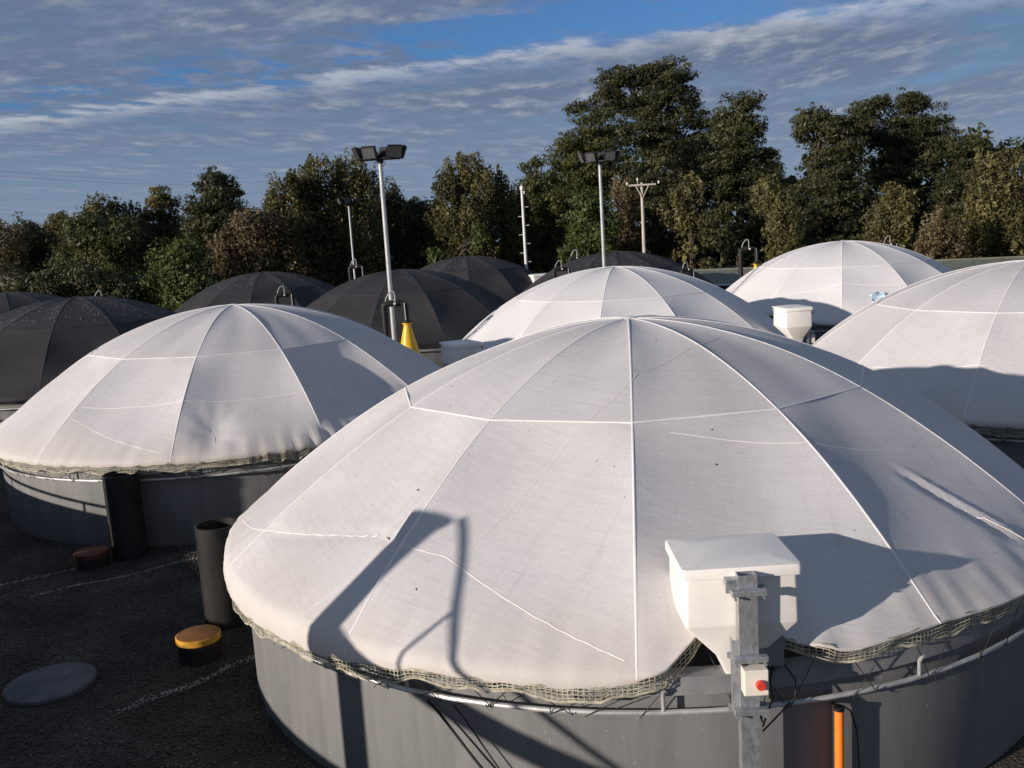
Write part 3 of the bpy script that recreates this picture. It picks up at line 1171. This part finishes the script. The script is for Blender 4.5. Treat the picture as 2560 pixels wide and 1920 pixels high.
p = on_ground(495, 1585, 0.26)
round_hatch((p.x, p.y, 0), 0.222, 0.25, M['yellow_lid'], M['mustard'], 'short black hatch with a bright yellow round lid', 'round hatches on the gravel')
p = on_ground(229, 1378, 0.20)
round_hatch((p.x, p.y, 0), 0.225, 0.19, M['rust_lid'], M['rust_lid'], 'short black hatch with a dull rust red lid', 'round hatches on the gravel')
p = on_ground(126, 1703, 0.05)
o = MB().lathe([(0.0, 0.0), (0.415, 0.0), (0.42, 0.02), (0.415, 0.042), (0.40, 0.05), (0.0, 0.05)], 56).build('concrete_lid', M['concrete'], None, True, loc=(p.x, p.y, 0.004))
tag(o, 'flat grey round concrete lid lying on dark gravel', 'lid')

# ------------------------------------------------------------------ gravel
rng = np.random.default_rng(5)


def stones(name, pts, sizes, mat, label):
    base = np.array([(1, 0, 0), (0, 1, 0), (-1, 0, 0), (0, -1, 0), (0, 0, .7), (0, 0, -.5)], dtype=np.float32)
    tri = np.array([(0, 1, 4), (1, 2, 4), (2, 3, 4), (3, 0, 4), (1, 0, 5), (2, 1, 5), (3, 2, 5), (0, 3, 5)], dtype=np.int32)
    n = len(pts)
    ang = rng.uniform(0, 6.28, n)
    ca, sa = np.cos(ang), np.sin(ang)
    b = base[None] * (sizes[:, None, None] * rng.uniform(.6, 1.2, (n, 6, 1)))
    v = np.stack([b[..., 0] * ca[:, None] - b[..., 1] * sa[:, None], b[..., 0] * sa[:, None] + b[..., 1] * ca[:, None], b[..., 2]], -1) + pts[:, None, :]
    f = tri[None] + (np.arange(n) * 6)[:, None, None]
    o = obj_of(name, np_mesh(name, v.reshape(-1, 3), f.reshape(-1, 3), mat))
    return tag(o, label, 'gravel', None, 'stuff')


def stripe(a, b, n, wob):
    t = rng.uniform(0, 1, n)
    x = a.x + (b.x - a.x) * t + rng.normal(0, wob, n)
    y = a.y + (b.y - a.y) * t + rng.normal(0, wob, n) + 0.05 * np.sin(t * 9)
    return np.stack([x, y, np.full(n, .006)], -1)


stones('pale_chipping_line', np.concatenate([
    stripe(on_ground(80, 1492), on_ground(505, 1395), 420, 0.018),
    stripe(on_ground(290, 1785), on_ground(640, 1645), 380, 0.028)]),
    rng.uniform(.006, .017, 800), M['stone'], 'thin lines of pale stone chippings across the dark gravel')
n = 42000
xx = rng.uniform(-9, -1.2, n)
yy = rng.uniform(5.5, 14, n)
keep = (np.hypot(xx - W1C[0], yy - W1C[1]) > 3.95) & (np.hypot(xx - W2C[0], yy - W2C[1]) > 3.95)
pp = np.stack([xx, yy, np.full(n, .004)], -1)[keep]
stones('loose_gravel', pp, rng.uniform(.006, .024, len(pp)), M['stone_dark'], 'loose dark gravel covering the yard')


# ------------------------------------------------------------------ oxygen cones
def make_cone(full=True):
    e = empty('oxygen_cone', (0, 0, 0))
    # yellow vessel
    MB().lathe([(0.0, .34), (.47, .34), (.50, .40), (.49, .50), (.085, 2.10), (.085, 2.15), (0, 2.15)], 40).build('cone_vessel', M['yellow'], e, True)
    for a in range(3):
        t = 2 * math.pi * a / 3 + .5
        MB().tube([(.40 * math.cos(t), .40 * math.sin(t), 0), (.40 * math.cos(t), .40 * math.sin(t), .38)], .03, 8).build('leg', M['yellow'], e)
    MB().lathe([(0, 2.15), (.115, 2.15), (.115, 2.175), (0, 2.175)], 24).build('flange', M['yellow'], e)
    MB().lathe([(0, 2.18), (.12, 2.18), (.12, 2.215), (0, 2.215)], 24).build('pipe_flange', M['pipe'], e)
    # pipework: down pipe to the left, cross pipe, drop into the cone
    MB().tube([(0, 0, 2.215), (0, 0, 2.56), (-.04, 0, 2.62), (-.10, 0, 2.64), (-.30, 0, 2.64)], .060, 12).build('drop_pipe', M['pipe'], e, True)
    MB().tube([(-.30, 0, 2.64), (-.43, 0, 2.64), (-.50, 0, 2.60), (-.50, 0, 2.5), (-.50, 0, .05)], .072, 12).build('riser_pipe', M['pipe'], e, True)
    for x in (-.36, -.18):
        MB().tube([(x - .03, 0, 2.64), (x + .03, 0, 2.64)], .078, 14).build('union', M['pipe'], e)
    MB().tube([(-.24, -.06, 2.64), (-.24, -.11, 2.64)], .028, 10).build('valve', M['porcelain'], e)
    MB().tube([(-.02, -.055, 2.64), (-.02, -.075, 2.56), (-.01, -.075, 2.25)], .014, 6).build('feed_line', M['grey_hose'], e, True)
    # gooseneck vent hose
    pts = [(-.46, 0, 2.66), (-.44, 0, 2.76), (-.38, 0, 2.86), (-.31, 0, 2.925), (-.26, 0, 2.92), (-.235, 0, 2.85), (-.235, 0, 2.74), (-.24, 0, 2.68)]
    MB().tube(pts, .016, 8).build('vent_hose', M['grey_hose'], e, True)
    MB().tube([(-.24, 0, 2.70), (-.24, 0, 2.66)], .03, 10).build('hose_nut', M['porcelain'], e)
    MB().tube([(-.57, -.02, 2.47), (-.43, -.02, 2.47)], .018, 8).build('pipe_clip', M['grey_hose'], e)
    return e


GC = 'yellow oxygen cones with black pipework'
c0 = make_cone()
c0.location = (-2.33, 21.75, 0)
tag(c0, 'yellow cone vessel with black pipe loop in front of a lamp pole', 'oxygen cone', GC)
for loc, rz, s, lab in (
        ((8.80, 33.2, 0), 3, 1.14, 'yellow cone with black pipe arch beside the farthest white dome'),
        ((-6.65, 29.5, 0), 8, 0.98, 'black pipe loop and pale hose behind the left white dome, cone hidden'),
        ((-6.10, 41.0, 0), 0, 1.14, 'distant black pipe loop beside the droppings streaked black dome'),
        ((-13.2, 31.6, 0), 5, 1.02, 'pale hose loop just showing over a black dome at the forest side'),
        ((2.20, 33.0, 0), 10, 1.03, 'pale curved hose over a black pipe next to the distant feed hopper'),
        ((3.20, 38.5, 0), -6, 1.10, 'pale curved hose on a black pipe at the shoulder of the rearmost black dome'),
        ((6.35, 32.2, 0), 30, 0.94, 'pale curved hose on the right shoulder of a white dome with black dome behind'),
        ((14.6, 35.4, 0), 6, 1.06, 'tiny pale hose tip over the far white dome')):
    c = copy_tree(c0)
    c.location, c.rotation_euler, c.scale = loc, (0, 0, RAD(rz)), (s, s, s)
    tag(c, lab, 'oxygen cone', GC)


# ------------------------------------------------------------------ floodlight poles
def make_floodlight(H=6.0):
    e = empty('floodlight_pole', (0, 0, 0))
    MB().tube([(0, 0, 0), (0, 0, H - .30)], [.060, .050], 12).build('pole', M['pole_grey'], e, True)
    MB().lathe([(.0, 0), (.16, 0), (.16, .02), (0, .02)], 16).build('base_plate', M['galv'], e)
    MB().tube([(0, 0, H - .32), (0, 0, H - .20)], .075, 12).build('collar', M['lamp_case'], e)
    fr = MB()
    fr.box((0, -.16, H - .21), (.92, .045, .045))
    fr.box((0, .16, H - .21), (.92, .045, .045))
    for x in (-.44, -.2, .2, .44):
        fr.box((x, 0, H - .205), (.045, .36, .04))
    fr.build('cross_frame', M['lamp_case'], e)
    MB().tube([(-.06, -.02, H - .25), (-.15, -.04, H - .33), (-.14, -.05, H - .44), (-.06, -.06, H - .50)], .009, 6).build('cable', M['cord'], e, True)
    MB().tube([(.06, -.05, H - .25), (.13, -.06, H - .30), (.11, -.05, H - .36), (.06, -.05, H - .38)], .008, 6).build('cable', M['cord'], e, True)
    lamps = [(-.47, -.02, -98), (-.20, -.17, -14), (.36, -.16, 26), (.10, .15, 150), (-.30, .17, 196), (.50, .12, 96)]
    for x, y, a in lamps:
        Rz = Matrix.Rotation(RAD(a), 3, 'Z') @ Matrix.Rotation(RAD(22), 3, 'X')
        c = Vector((x, y, H - .06))
        w, h, d = .34, .29, .17

        def P(u, v, q):
            return c + Rz @ Vector((u, v, q))
        rings = [[P(-w / 2, -d / 2, -h / 2), P(w / 2, -d / 2, -h / 2), P(w / 2, -d / 2, h / 2), P(-w / 2, -d / 2, h / 2)],
                 [P(-w / 2, 0, -h / 2), P(w / 2, 0, -h / 2), P(w / 2, 0, h / 2), P(-w / 2, 0, h / 2)],
                 [P(-w * .3, d / 2, -h * .3), P(w * .3, d / 2, -h * .3), P(w * .3, d / 2, h * .3), P(-w * .3, d / 2, h * .3)]]
        lm = MB().loft(rings).build('floodlight', M['lamp_case'], e)
        MB().box(P(0, -d / 2 - .006, 0), (w * .86, .012, h * .84), rot=Rz).build('glass', M['lamp_glass'], lm)
        MB().tube([P(-(w / 2 + .012), 0, 0), P(-(w / 2 + .012), 0, -h * .62), P(w / 2 + .012, 0, -h * .62), P(w / 2 + .012, 0, 0)], .010, 6).build('yoke', M['lamp_case'], lm)
    return e


GF = 'floodlight poles of the yard'
fl = make_floodlight(6.17)
fl.location = (-2.755, 22.6, 0)
tag(fl, 'tall grey floodlight pole rising beside the yellow cone', 'floodlight pole', GF)
c = copy_tree(fl)
c.location, c.rotation_euler, c.scale = (3.08, 29.5, 0), (0, 0, RAD(-20)), (1.0, 1.0, 1.015)
tag(c, 'grey floodlight pole behind the apex of a white dome, tall tree behind', 'floodlight pole', GF)
c = copy_tree(fl)
c.location, c.rotation_euler, c.scale = (-7.27, 46.0, 0), (0, 0, RAD(40)), (0.95, 0.95, 0.985)
tag(c, 'distant grey floodlight pole against the russet bushes', 'floodlight pole', GF)

# white mast with climbing steps
e = empty('stepped_mast', (0.99, 44.0, 0))
MB().tube([(0, 0, 0), (0, 0, 5.9)], [.085, .060], 12).build('pole', M['pole_white'], e, True)
MB().lathe([(0, 6.14), (.07, 6.11), (.10, 6.03), (.085, 5.93), (.05, 5.89)], 16).build('top_cap', M['pole_white'], e, True)
MB().box((.09, 0, 5.82), (.07, .07, .12)).build('bracket', M['pole_white'], e)
for i in range(12):
    s = 1 if i % 2 else -1
    z = 0.6 + i * 0.415
    MB().tube([(s * .05, 0, z), (s * .25, 0, z)], .016, 6).build('step_bolt', M['pole_white'], e)
tag(e, 'slim white mast with climbing pegs on both sides', 'mast')

# utility pole
e = empty('utility_pole', (at(1611, 640, 47.5).x, 47.5, 0))
e.scale = (0.72, 0.72, 0.93)
MB().tube([(0, 0, 0), (0, 0, 6.55)], [.145, .10], 12).build('pole', M['pole_conc'], e, True)
MB().box((0, -.17, 6.42), (1.85, .09, .09)).build('cross_arm', M['pole_conc'], e)
for s in (-1, 1):
    MB().tube([(s * .44, -.17, 6.38), (s * .05, -.17, 5.78)], .035, 6).build('arm_brace', M['pole_conc'], e)
for x, z in ((-.30, 6.70), (-1.02, 6.50), (1.14, 6.50)):
    MB().lathe([(0, .10), (.06, .08), (.075, .0), (.05, -.06), (0, -.06)], 12, (x, -.17, z)).build('insulator', M['porcelain'], e, True)
MB().tube([(-.30, -.17, 6.45), (-.30, -.17, 6.64)], .03, 6).build('pin', M['pole_conc'], e)
tag(e, 'pale utility pole with braced cross arm in front of the tall tree', 'utility pole')

for i, (h0, h1) in enumerate(((424, 446), (436, 452))):
    a, b = at(-60, h0, 120), at(1000, h1, 120)
    pts = [a.lerp(b, t / 20) - Vector((0, 0, 0.9 * math.sin(math.pi * t / 20))) for t in range(21)]
    o = MB().tube(pts, 0.011, 5).build('overhead_wire', M['wire'], None, True)
    tag(o, ('upper thin dark overhead wire above the layered conifer', 'lower thin dark overhead wire above the layered conifer')[i], 'wire', 'overhead wires')

# ------------------------------------------------------------------ long low shed with green roof
e = empty('long_shed', (20.0, 38.6, 0))
RZ = math.atan2(36.0 - 39.6, 17.27 - 8.46)
Rs = Matrix.Rotation(RZ, 3, 'Z')


def shed_pt(x, y, z):
    return Rs @ Vector((x, y, z))


# local x along the ridge, y towards the viewer is negative
L0, L1 = -14.0, 12.0
ridge_o = Vector((8.46, 39.6, 0)) - Vector(e.location)


def sh(x, y, z):
    return ridge_o + Rs @ Vector((x, y, z))


MB().loft([[sh(-2.2, -1.5, 0), sh(24, -1.5, 0), sh(24, 1.5, 0), sh(-2.2, 1.5, 0)],
           [sh(-2.2, -1.5, 1.5), sh(24, -1.5, 1.5), sh(24, 1.5, 1.5), sh(-2.2, 1.5, 1.5)]]).build('wall', M['shed_wall'], e)
for s in (-1, 1):
    for i in range(26):
        x0, x1 = -2.5 + i * 1.04, -2.5 + (i + 1) * 1.04 - .012
        zz = 0.006 * (i % 2)
        MB().loft([[sh(x0, s * 1.85, 1.50 + zz), sh(x1, s * 1.85, 1.50 + zz), sh(x1, s * 1.85, 1.53 + zz), sh(x0, s * 1.85, 1.53 + zz)],
                   [sh(x0, s * .02, 1.98 + zz), sh(x1, s * .02, 1.98 + zz), sh(x1, s * .02, 2.01 + zz), sh(x0, s * .02, 2.01 + zz)]]).build('roof_sheet', M['roof_green'], e)
MB().tube([sh(-2.55, 0, 2.02), sh(24.6, 0, 2.02)], .05, 8).build('ridge_cap', M['roof_green'], e)
MB().tube([sh(-2.55, -1.9, 1.49), sh(24.6, -1.9, 1.49)], .05, 8).build('gutter', M['galv'], e)
tag(e, 'long low shed with a faded green roof behind the white domes', 'shed')


# ------------------------------------------------------------------ trees
class Leaves:
    def __init__(s, seed):
        s.r = np.random.default_rng(seed)
        s.p, s.n, s.sz, s.up = [], [], [], []

    def clump(s, c, rad, n, size, jit=0.55, fill=0.5, drop=0.0):
        r = s.r
        d = r.normal(size=(n, 3))
        d /= np.linalg.norm(d, axis=1)[:, None]
        rr = (fill + (1 - fill) * r.random(n) ** 0.6)[:, None]
        p = np.array(c)[None] + d * rr * np.array(rad)[None]
        nn = d / np.array(rad)[None] * min(rad)
        nn = nn / np.linalg.norm(nn, axis=1)[:, None] + r.normal(size=(n, 3)) * jit
        s.p.append(p)
        s.n.append(nn)
        s.sz.append(size * r.uniform(0.35, 1.0, n) ** 1.0 * r.choice((.8, 1.15, 1.6), n, p=(.5, .35, .15)))

    def mesh(s, name, mat, stretch=1.9):
        p, nn, sz = np.concatenate(s.p), np.concatenate(s.n), np.concatenate(s.sz)
        nn /= np.linalg.norm(nn, axis=1)[:, None] + 1e-9
        a = s.r.normal(size=p.shape)
        x = np.cross(nn, a)
        x /= np.linalg.norm(x, axis=1)[:, None] + 1e-9
        y = np.cross(nn, x)
        w, h = (sz * .5)[:, None], (sz * .5 * stretch)[:, None]
        v = np.stack([p - y * h, p + x * w - y * h * .1, p + y * h, p - x * w - y * h * .1], 1)
        q = np.arange(len(p) * 4, dtype=np.int32).reshape(-1, 4)
        return np_mesh(name, v.reshape(-1, 3), q, mat)


KIND = {
    # clump radius, flattening (x, z), leaf size, coverage, leaf stretch, jitter
    'broad': dict(rc=(.42, .85), fl=(1.0, 1.0), leaf=.115, cov=1.15, st=1.7, jit=.40, lay=0),
    'tuft': dict(rc=(.26, .55), fl=(.75, 1.8), leaf=.11, cov=1.2, st=2.0, jit=.40, lay=0),
    'layer': dict(rc=(.30, .80), fl=(1.35, .55), leaf=.105, cov=1.25, st=2.3, jit=.5, lay=1),
}


def make_tree(label, kind, mat, Y, blobs, seed, bark='bark', name='forest_tree', dens=1.0, trunk_px=None, group='trees along the edge of the yard', gap=0.0, scale_leaf=1.0):
    K_ = KIND[kind]
    rng_ = np.random.default_rng(seed)
    b0 = blobs[-1]
    base = at(trunk_px if trunk_px else b0[0], b0[1], Y)
    e = empty(name, (base.x, Y, 0))
    o0 = np.array((base.x, Y, 0))
    L = Leaves(seed + 1000)
    mpp = Y / F_PX
    centers = []
    for (px, py, rw, rh) in blobs:
        c = np.array(at(px, py, Y)) - o0
        rx, rz = rw * mpp, rh * mpp
        ry = min(max(rx, rz) * 0.85, 4.2)
        c[1] += rng_.uniform(-.4, .4)
        centers.append((c, rx, ry, rz))
        rcm = (K_['rc'][0] + K_['rc'][1]) / 2
        rcm = min(rcm, max(0.28, 0.42 * min(rx, rz)))
        area = 4 * math.pi * ((rx * ry) ** 1.6 / 3 + (rx * rz) ** 1.6 / 3 + (ry * rz) ** 1.6 / 3) ** (1 / 1.6)
        n = int(max(7, area / (math.pi * rcm * rcm) * 1.15 * dens))
        for i in range(n):
            d = rng_.normal(size=3)
            d /= np.linalg.norm(d)
            if d[1] > 0.45 and rng_.random() < 0.75:
                d[1] *= -1
            rr = rng_.uniform(.62, 1.0) ** .8
            if gap and rw > 40 and rng_.random() < gap:
                continue
            rc = rng_.uniform(*K_['rc']) * min(1.0, max(.45, 0.42 * min(rx, rz) / .5))
            cc = c + d * rr * np.array((max(.1, rx - rc * .55), max(.1, ry - rc * .55), max(.1, rz - rc * .5)))
            fx, fz = K_['fl']
            if K_['lay'] and rh > 36:
                cc[2] = round((cc[2] + .25 * math.sin(cc[0] * 1.3)) / 0.8) * 0.8 + rng_.normal(0, .20)
            rad = (rc * fx * rng_.uniform(.8, 1.25), rc * fx * rng_.uniform(.8, 1.2), rc * fz * rng_.uniform(.8, 1.25))
            sz = K_['leaf'] * scale_leaf
            m = int(4 * math.pi * rc * rc * (fx * fx * .5 + fx * fz * .5) / (sz * sz * K_['st'] * .5) * .36 * K_['cov'])
            L.clump(cc, rad, max(14, m), sz, K_['jit'])
            if rng_.random() < 0.5:
                # stray sprays break the outline
                L.clump(cc + d * rc * rng_.uniform(.6, 1.3), tuple(x * .5 for x in rad), max(6, m // 6), sz, .9, .1)
    # low skirt of foliage down to the ground
    c, rx, ry, rz = centers[-1]
    for i in range(int(10 * max(1, rx))):
        a_ = rng_.uniform(0, 2 * math.pi)
        rc = rng_.uniform(.45, .8)
        L.clump((c[0] + rx * .85 * math.cos(a_), ry * .5 * math.sin(a_) - .3, rng_.uniform(.3, max(.8, c[2] - rz * .3))), (rc, rc, rc * .9), 60, .19 * scale_leaf, .7)
    crown = obj_of('crown', L.mesh('crown', M[mat], K_['st']), e)
    # trunk and limbs
    topz = max(c[2] + rz * .2 for c, rx, ry, rz in centers)
    r0 = 0.10 + 0.022 * topz
    m = MB()
    tops = sorted(centers, key=lambda q: -q[0][2])
    tc_ = tops[0][0]
    path = [Vector((0, 0, 0)), Vector((tc_[0] * .15, .05, topz * .35)), Vector((tc_[0] * .5, tc_[1] * .5, topz * .7)), Vector((tc_[0], tc_[1], topz))]
    m.tube(path, [r0, r0 * .8, r0 * .5, r0 * .15], 8)
    for c, rx, ry, rz in centers:
        for s in (-1, 1, .3):
            z0 = max(.3, min(topz * .8, c[2] - rz * .8))
            t = z0 / max(topz, .1)
            st = Vector((tc_[0] * t * .6, tc_[1] * t * .4, z0))
            en = Vector((c[0] + s * rx * .72, c[1] - ry * .3 * abs(s), c[2] + rz * .35 * (1 - abs(s) * .5)))
            mid = st.lerp(en, .5) + Vector((0, 0, -.06 * rz))
            m.tube([st, mid, en], [r0 * .38, r0 * .22, r0 * .06], 6)
    m.build('trunk', M[bark], e, True)
    return tag(e, label, 'tree', group)


TREES = [
    # label, kind, material, depth, crown lobes as (px, py, half width, half height), options
    ('brownish bush tree at the forest corner above the half hidden black dome', 'broad', 'leaf_brown', 52, [(-10, 610, 70, 62), (-20, 690, 90, 80)], {}),
    ('dark low tree beside the brownish bush tree', 'broad', 'leaf_dark', 55, [(92, 610, 48, 55), (60, 600, 42, 40), (95, 690, 80, 70)], {}),
    ('small round topped tree poking above the dark bushes', 'broad', 'leaf_olive', 60, [(157, 560, 24, 32), (130, 590, 40, 35), (160, 650, 60, 70)], {}),
    ('wide fresh green tree with an arched crown', 'broad', 'leaf_green', 50, [(220, 585, 60, 52), (275, 610, 75, 70), (240, 690, 115, 90)], {}),
    ('olive rounded tree standing behind the wide green tree', 'tuft', 'leaf_olive', 57, [(252, 525, 38, 34), (255, 580, 52, 60)], {}),
    ('dark twin topped tree next to the olive rounded tree', 'tuft', 'leaf_dark', 58, [(298, 545, 26, 45), (335, 550, 26, 48), (320, 620, 75, 80)], {}),
    ('sparse greyish conifer with a pointed top', 'layer', 'leaf_olive', 60, [(398, 495, 28, 34), (392, 540, 58, 42), (400, 610, 70, 60)], {'gap': .15}),
    ('dark layered conifer with a wide flat sided crown', 'layer', 'leaf_dark', 56, [(535, 462, 48, 36), (530, 510, 74, 42), (545, 560, 80, 50), (540, 640, 85, 70)], {}),
    ('bright green round bush in front of the layered conifer', 'broad', 'leaf_bright', 47, [(440, 665, 70, 62), (400, 720, 75, 60), (480, 730, 80, 60)], {}),
    ('very dark shrub mass above the black domes at the corner', 'broad', 'leaf_dark', 46, [(170, 715, 110, 52), (60, 720, 70, 45), (280, 735, 70, 50)], {}),
    ('russet bushy tree with pale leaf sprays', 'broad', 'leaf_brown', 50, [(640, 585, 65, 62), (590, 640, 62, 75), (690, 650, 80, 80)], {}),
    ('olive tree with upright tufts left of the russet tops', 'tuft', 'leaf_olive', 52, [(705, 490, 45, 46), (735, 480, 30, 50), (715, 580, 82, 90)], {}),
    ('tallest olive tree with upright tufts near the tall floodlight', 'tuft', 'leaf_olive', 53, [(795, 455, 58, 62), (770, 480, 50, 50), (800, 560, 80, 100), (790, 660, 85, 60)], {}),
    ('olive tufted tree directly behind the tall floodlight pole', 'tuft', 'leaf_olive', 54, [(880, 445, 52, 55), (915, 490, 50, 60), (880, 570, 80, 100), (870, 650, 80, 60)], {}),
    ('dark tree between the floodlight pole and the sky notch', 'tuft', 'leaf_dark', 57, [(970, 500, 42, 48), (985, 570, 65, 75), (960, 640, 75, 70)], {}),
    ('low dark tree in the notch of the tree line', 'broad', 'leaf_dark', 59, [(1045, 555, 45, 65), (1060, 630, 75, 70)], {}),
    ('rounded green tree with a domed crown beside the notch', 'tuft', 'leaf_olive', 56, [(1160, 440, 60, 46), (1120, 480, 50, 50), (1195, 485, 65, 55), (1150, 560, 95, 70), (1160, 640, 95, 60)], {}),
    ('narrow green spire tree next to the domed crown', 'tuft', 'leaf_green', 58, [(1250, 455, 24, 38), (1255, 510, 42, 60), (1260, 610, 60, 80)], {}),
    ('brown narrow tree behind the white mast', 'tuft', 'leaf_brown', 60, [(1298, 520, 32, 52), (1300, 610, 50, 60)], {}),
    ('thin wispy tree with a small open top', 'broad', 'leaf_green', 63, [(1340, 408, 24, 13), (1312, 420, 14, 12), (1345, 470, 45, 40), (1350, 560, 65, 75), (1350, 640, 70, 50)], {'gap': .2}),
    ('large dense green tree leaning on the tallest tree', 'layer', 'leaf_green', 58, [(1478, 330, 62, 52), (1430, 400, 68, 60), (1500, 420, 80, 80), (1420, 490, 75, 80), (1470, 590, 95, 90)], {}),
    ('tallest layered tree with open branches against the sky', 'layer', 'leaf_dark', 66,
     [(1608, 190, 62, 36), (1540, 200, 46, 36), (1680, 205, 58, 40), (1520, 250, 46, 32), (1610, 265, 80, 40), (1705, 270, 60, 50), (1440, 272, 32, 18), (1590, 335, 85, 36), (1690, 360, 80, 60), (1765, 330, 48, 56), (1785, 410, 56, 70), (1640, 440, 110, 70), (1640, 560, 120, 90)], {'gap': .22, 'bark': 'bark_pale', 'trunk_px': 1640}),
    ('dark spreading conifer right of the tallest tree', 'layer', 'leaf_dark', 62, [(1850, 275, 44, 40), (1800, 300, 24, 40), (1852, 335, 58, 42), (1862, 400, 66, 50), (1790, 420, 85, 90), (1895, 470, 62, 56), (1912, 415, 44, 38), (1850, 560, 110, 90)], {}),
    ('open crowned tree with bare twigs on its left side', 'layer', 'leaf_dark', 60, [(2030, 300, 46, 30), (2005, 330, 30, 30), (2085, 320, 50, 36), (2082, 400, 76, 62), (2050, 500, 100, 80), (2060, 600, 100, 70)], {'gap': .10}),
    ('tall dark tree with two crowns behind the farthest white dome', 'layer', 'leaf_dark', 64, [(2128, 335, 58, 52), (2175, 270, 52, 34), (2270, 262, 44, 34), (2200, 330, 70, 46), (2310, 320, 62, 44), (2350, 380, 66, 50), (2260, 400, 90, 60), (2200, 500, 110, 90), (2300, 580, 120, 90)], {'gap': .14}),
    ('drooping dark tree stepping down to the right edge', 'layer', 'leaf_dark', 61, [(2410, 370, 44, 30), (2450, 400, 44, 36), (2400, 470, 70, 70), (2420, 580, 90, 80)], {}),
    ('sunlit olive tree with a pale bare trunk', 'tuft', 'leaf_olive', 51, [(2490, 405, 46, 40), (2530, 430, 50, 50), (2480, 500, 75, 75), (2450, 600, 75, 60), (2540, 590, 70, 70)], {'bark': 'bark_pale'}),
    ('russet tree at the right edge of the tree line', 'tuft', 'leaf_brown', 54, [(2600, 450, 55, 60), (2590, 550, 60, 90)], {}),
    ('feathery brown conifer just above the green shed roof', 'tuft', 'leaf_brown', 48, [(2345, 580, 50, 60), (2310, 625, 48, 32), (2370, 630, 70, 36)], {}),
    ('pale green tree left of the feathery brown conifer', 'tuft', 'leaf_olive', 50, [(2240, 510, 55, 45), (2220, 570, 65, 60), (2240, 640, 70, 50)], {}),
    ('light tipped shrub tree in front of the dark forest gap', 'tuft', 'leaf_olive', 50, [(1915, 490, 48, 40), (1950, 560, 52, 60), (1965, 640, 55, 40)], {}),
    ('light tipped shrub tree right of the utility pole', 'tuft', 'leaf_olive', 53, [(1720, 485, 52, 38), (1690, 530, 50, 42), (1730, 560, 45, 50)], {}),
    ('yellowish green shrub tree between lamp pole and utility pole', 'broad', 'leaf_bright', 52, [(1470, 520, 50, 50), (1500, 580, 50, 60), (1460, 620, 60, 40)], {}),
    ('brown tinged shrub behind the utility pole', 'tuft', 'leaf_brown', 55, [(1560, 500, 44, 50), (1570, 580, 44, 60)], {}),
    ('small fresh green shrub low in the dark forest gap', 'broad', 'leaf_bright', 53, [(1200, 590, 26, 34), (1090, 640, 32, 26)], {'dens': .7, 'gap': .3}),
]
for i, (lab, kind, mat, Y, blobs, opt) in enumerate(TREES):
    make_tree(lab, kind, mat, Y, blobs, 100 + i * 13, **opt)

# the wood behind: reads as one mass between the nearer trunks
L = Leaves(77)
r_ = np.random.default_rng(78)
for i in range(1000):
    x = r_.uniform(-48, 52)
    px = 1280 + x / 72 * F_PX
    hmax = np.interp(px, [-200, 200, 600, 1000, 1300, 1450, 1600, 1850, 1930, 2010, 2090, 2300, 2700], [4.5, 5.0, 6.2, 6.0, 6.5, 8.0, 10.0, 9.5, 6.5, 6.5, 9.5, 10.0, 7.5])
    z = r_.uniform(.04, 1) * hmax
    L.clump((x, 72 + r_.uniform(-2.5, 2.5), z), (1.3, 1.2, 1.0), 70, .42, .8, .2)
o = obj_of('far_woodland', L.mesh('far_woodland', M['leaf_dark'], 1.6))
tag(o, 'dense dark wood filling in behind the front trees', 'woodland', None, 'stuff')
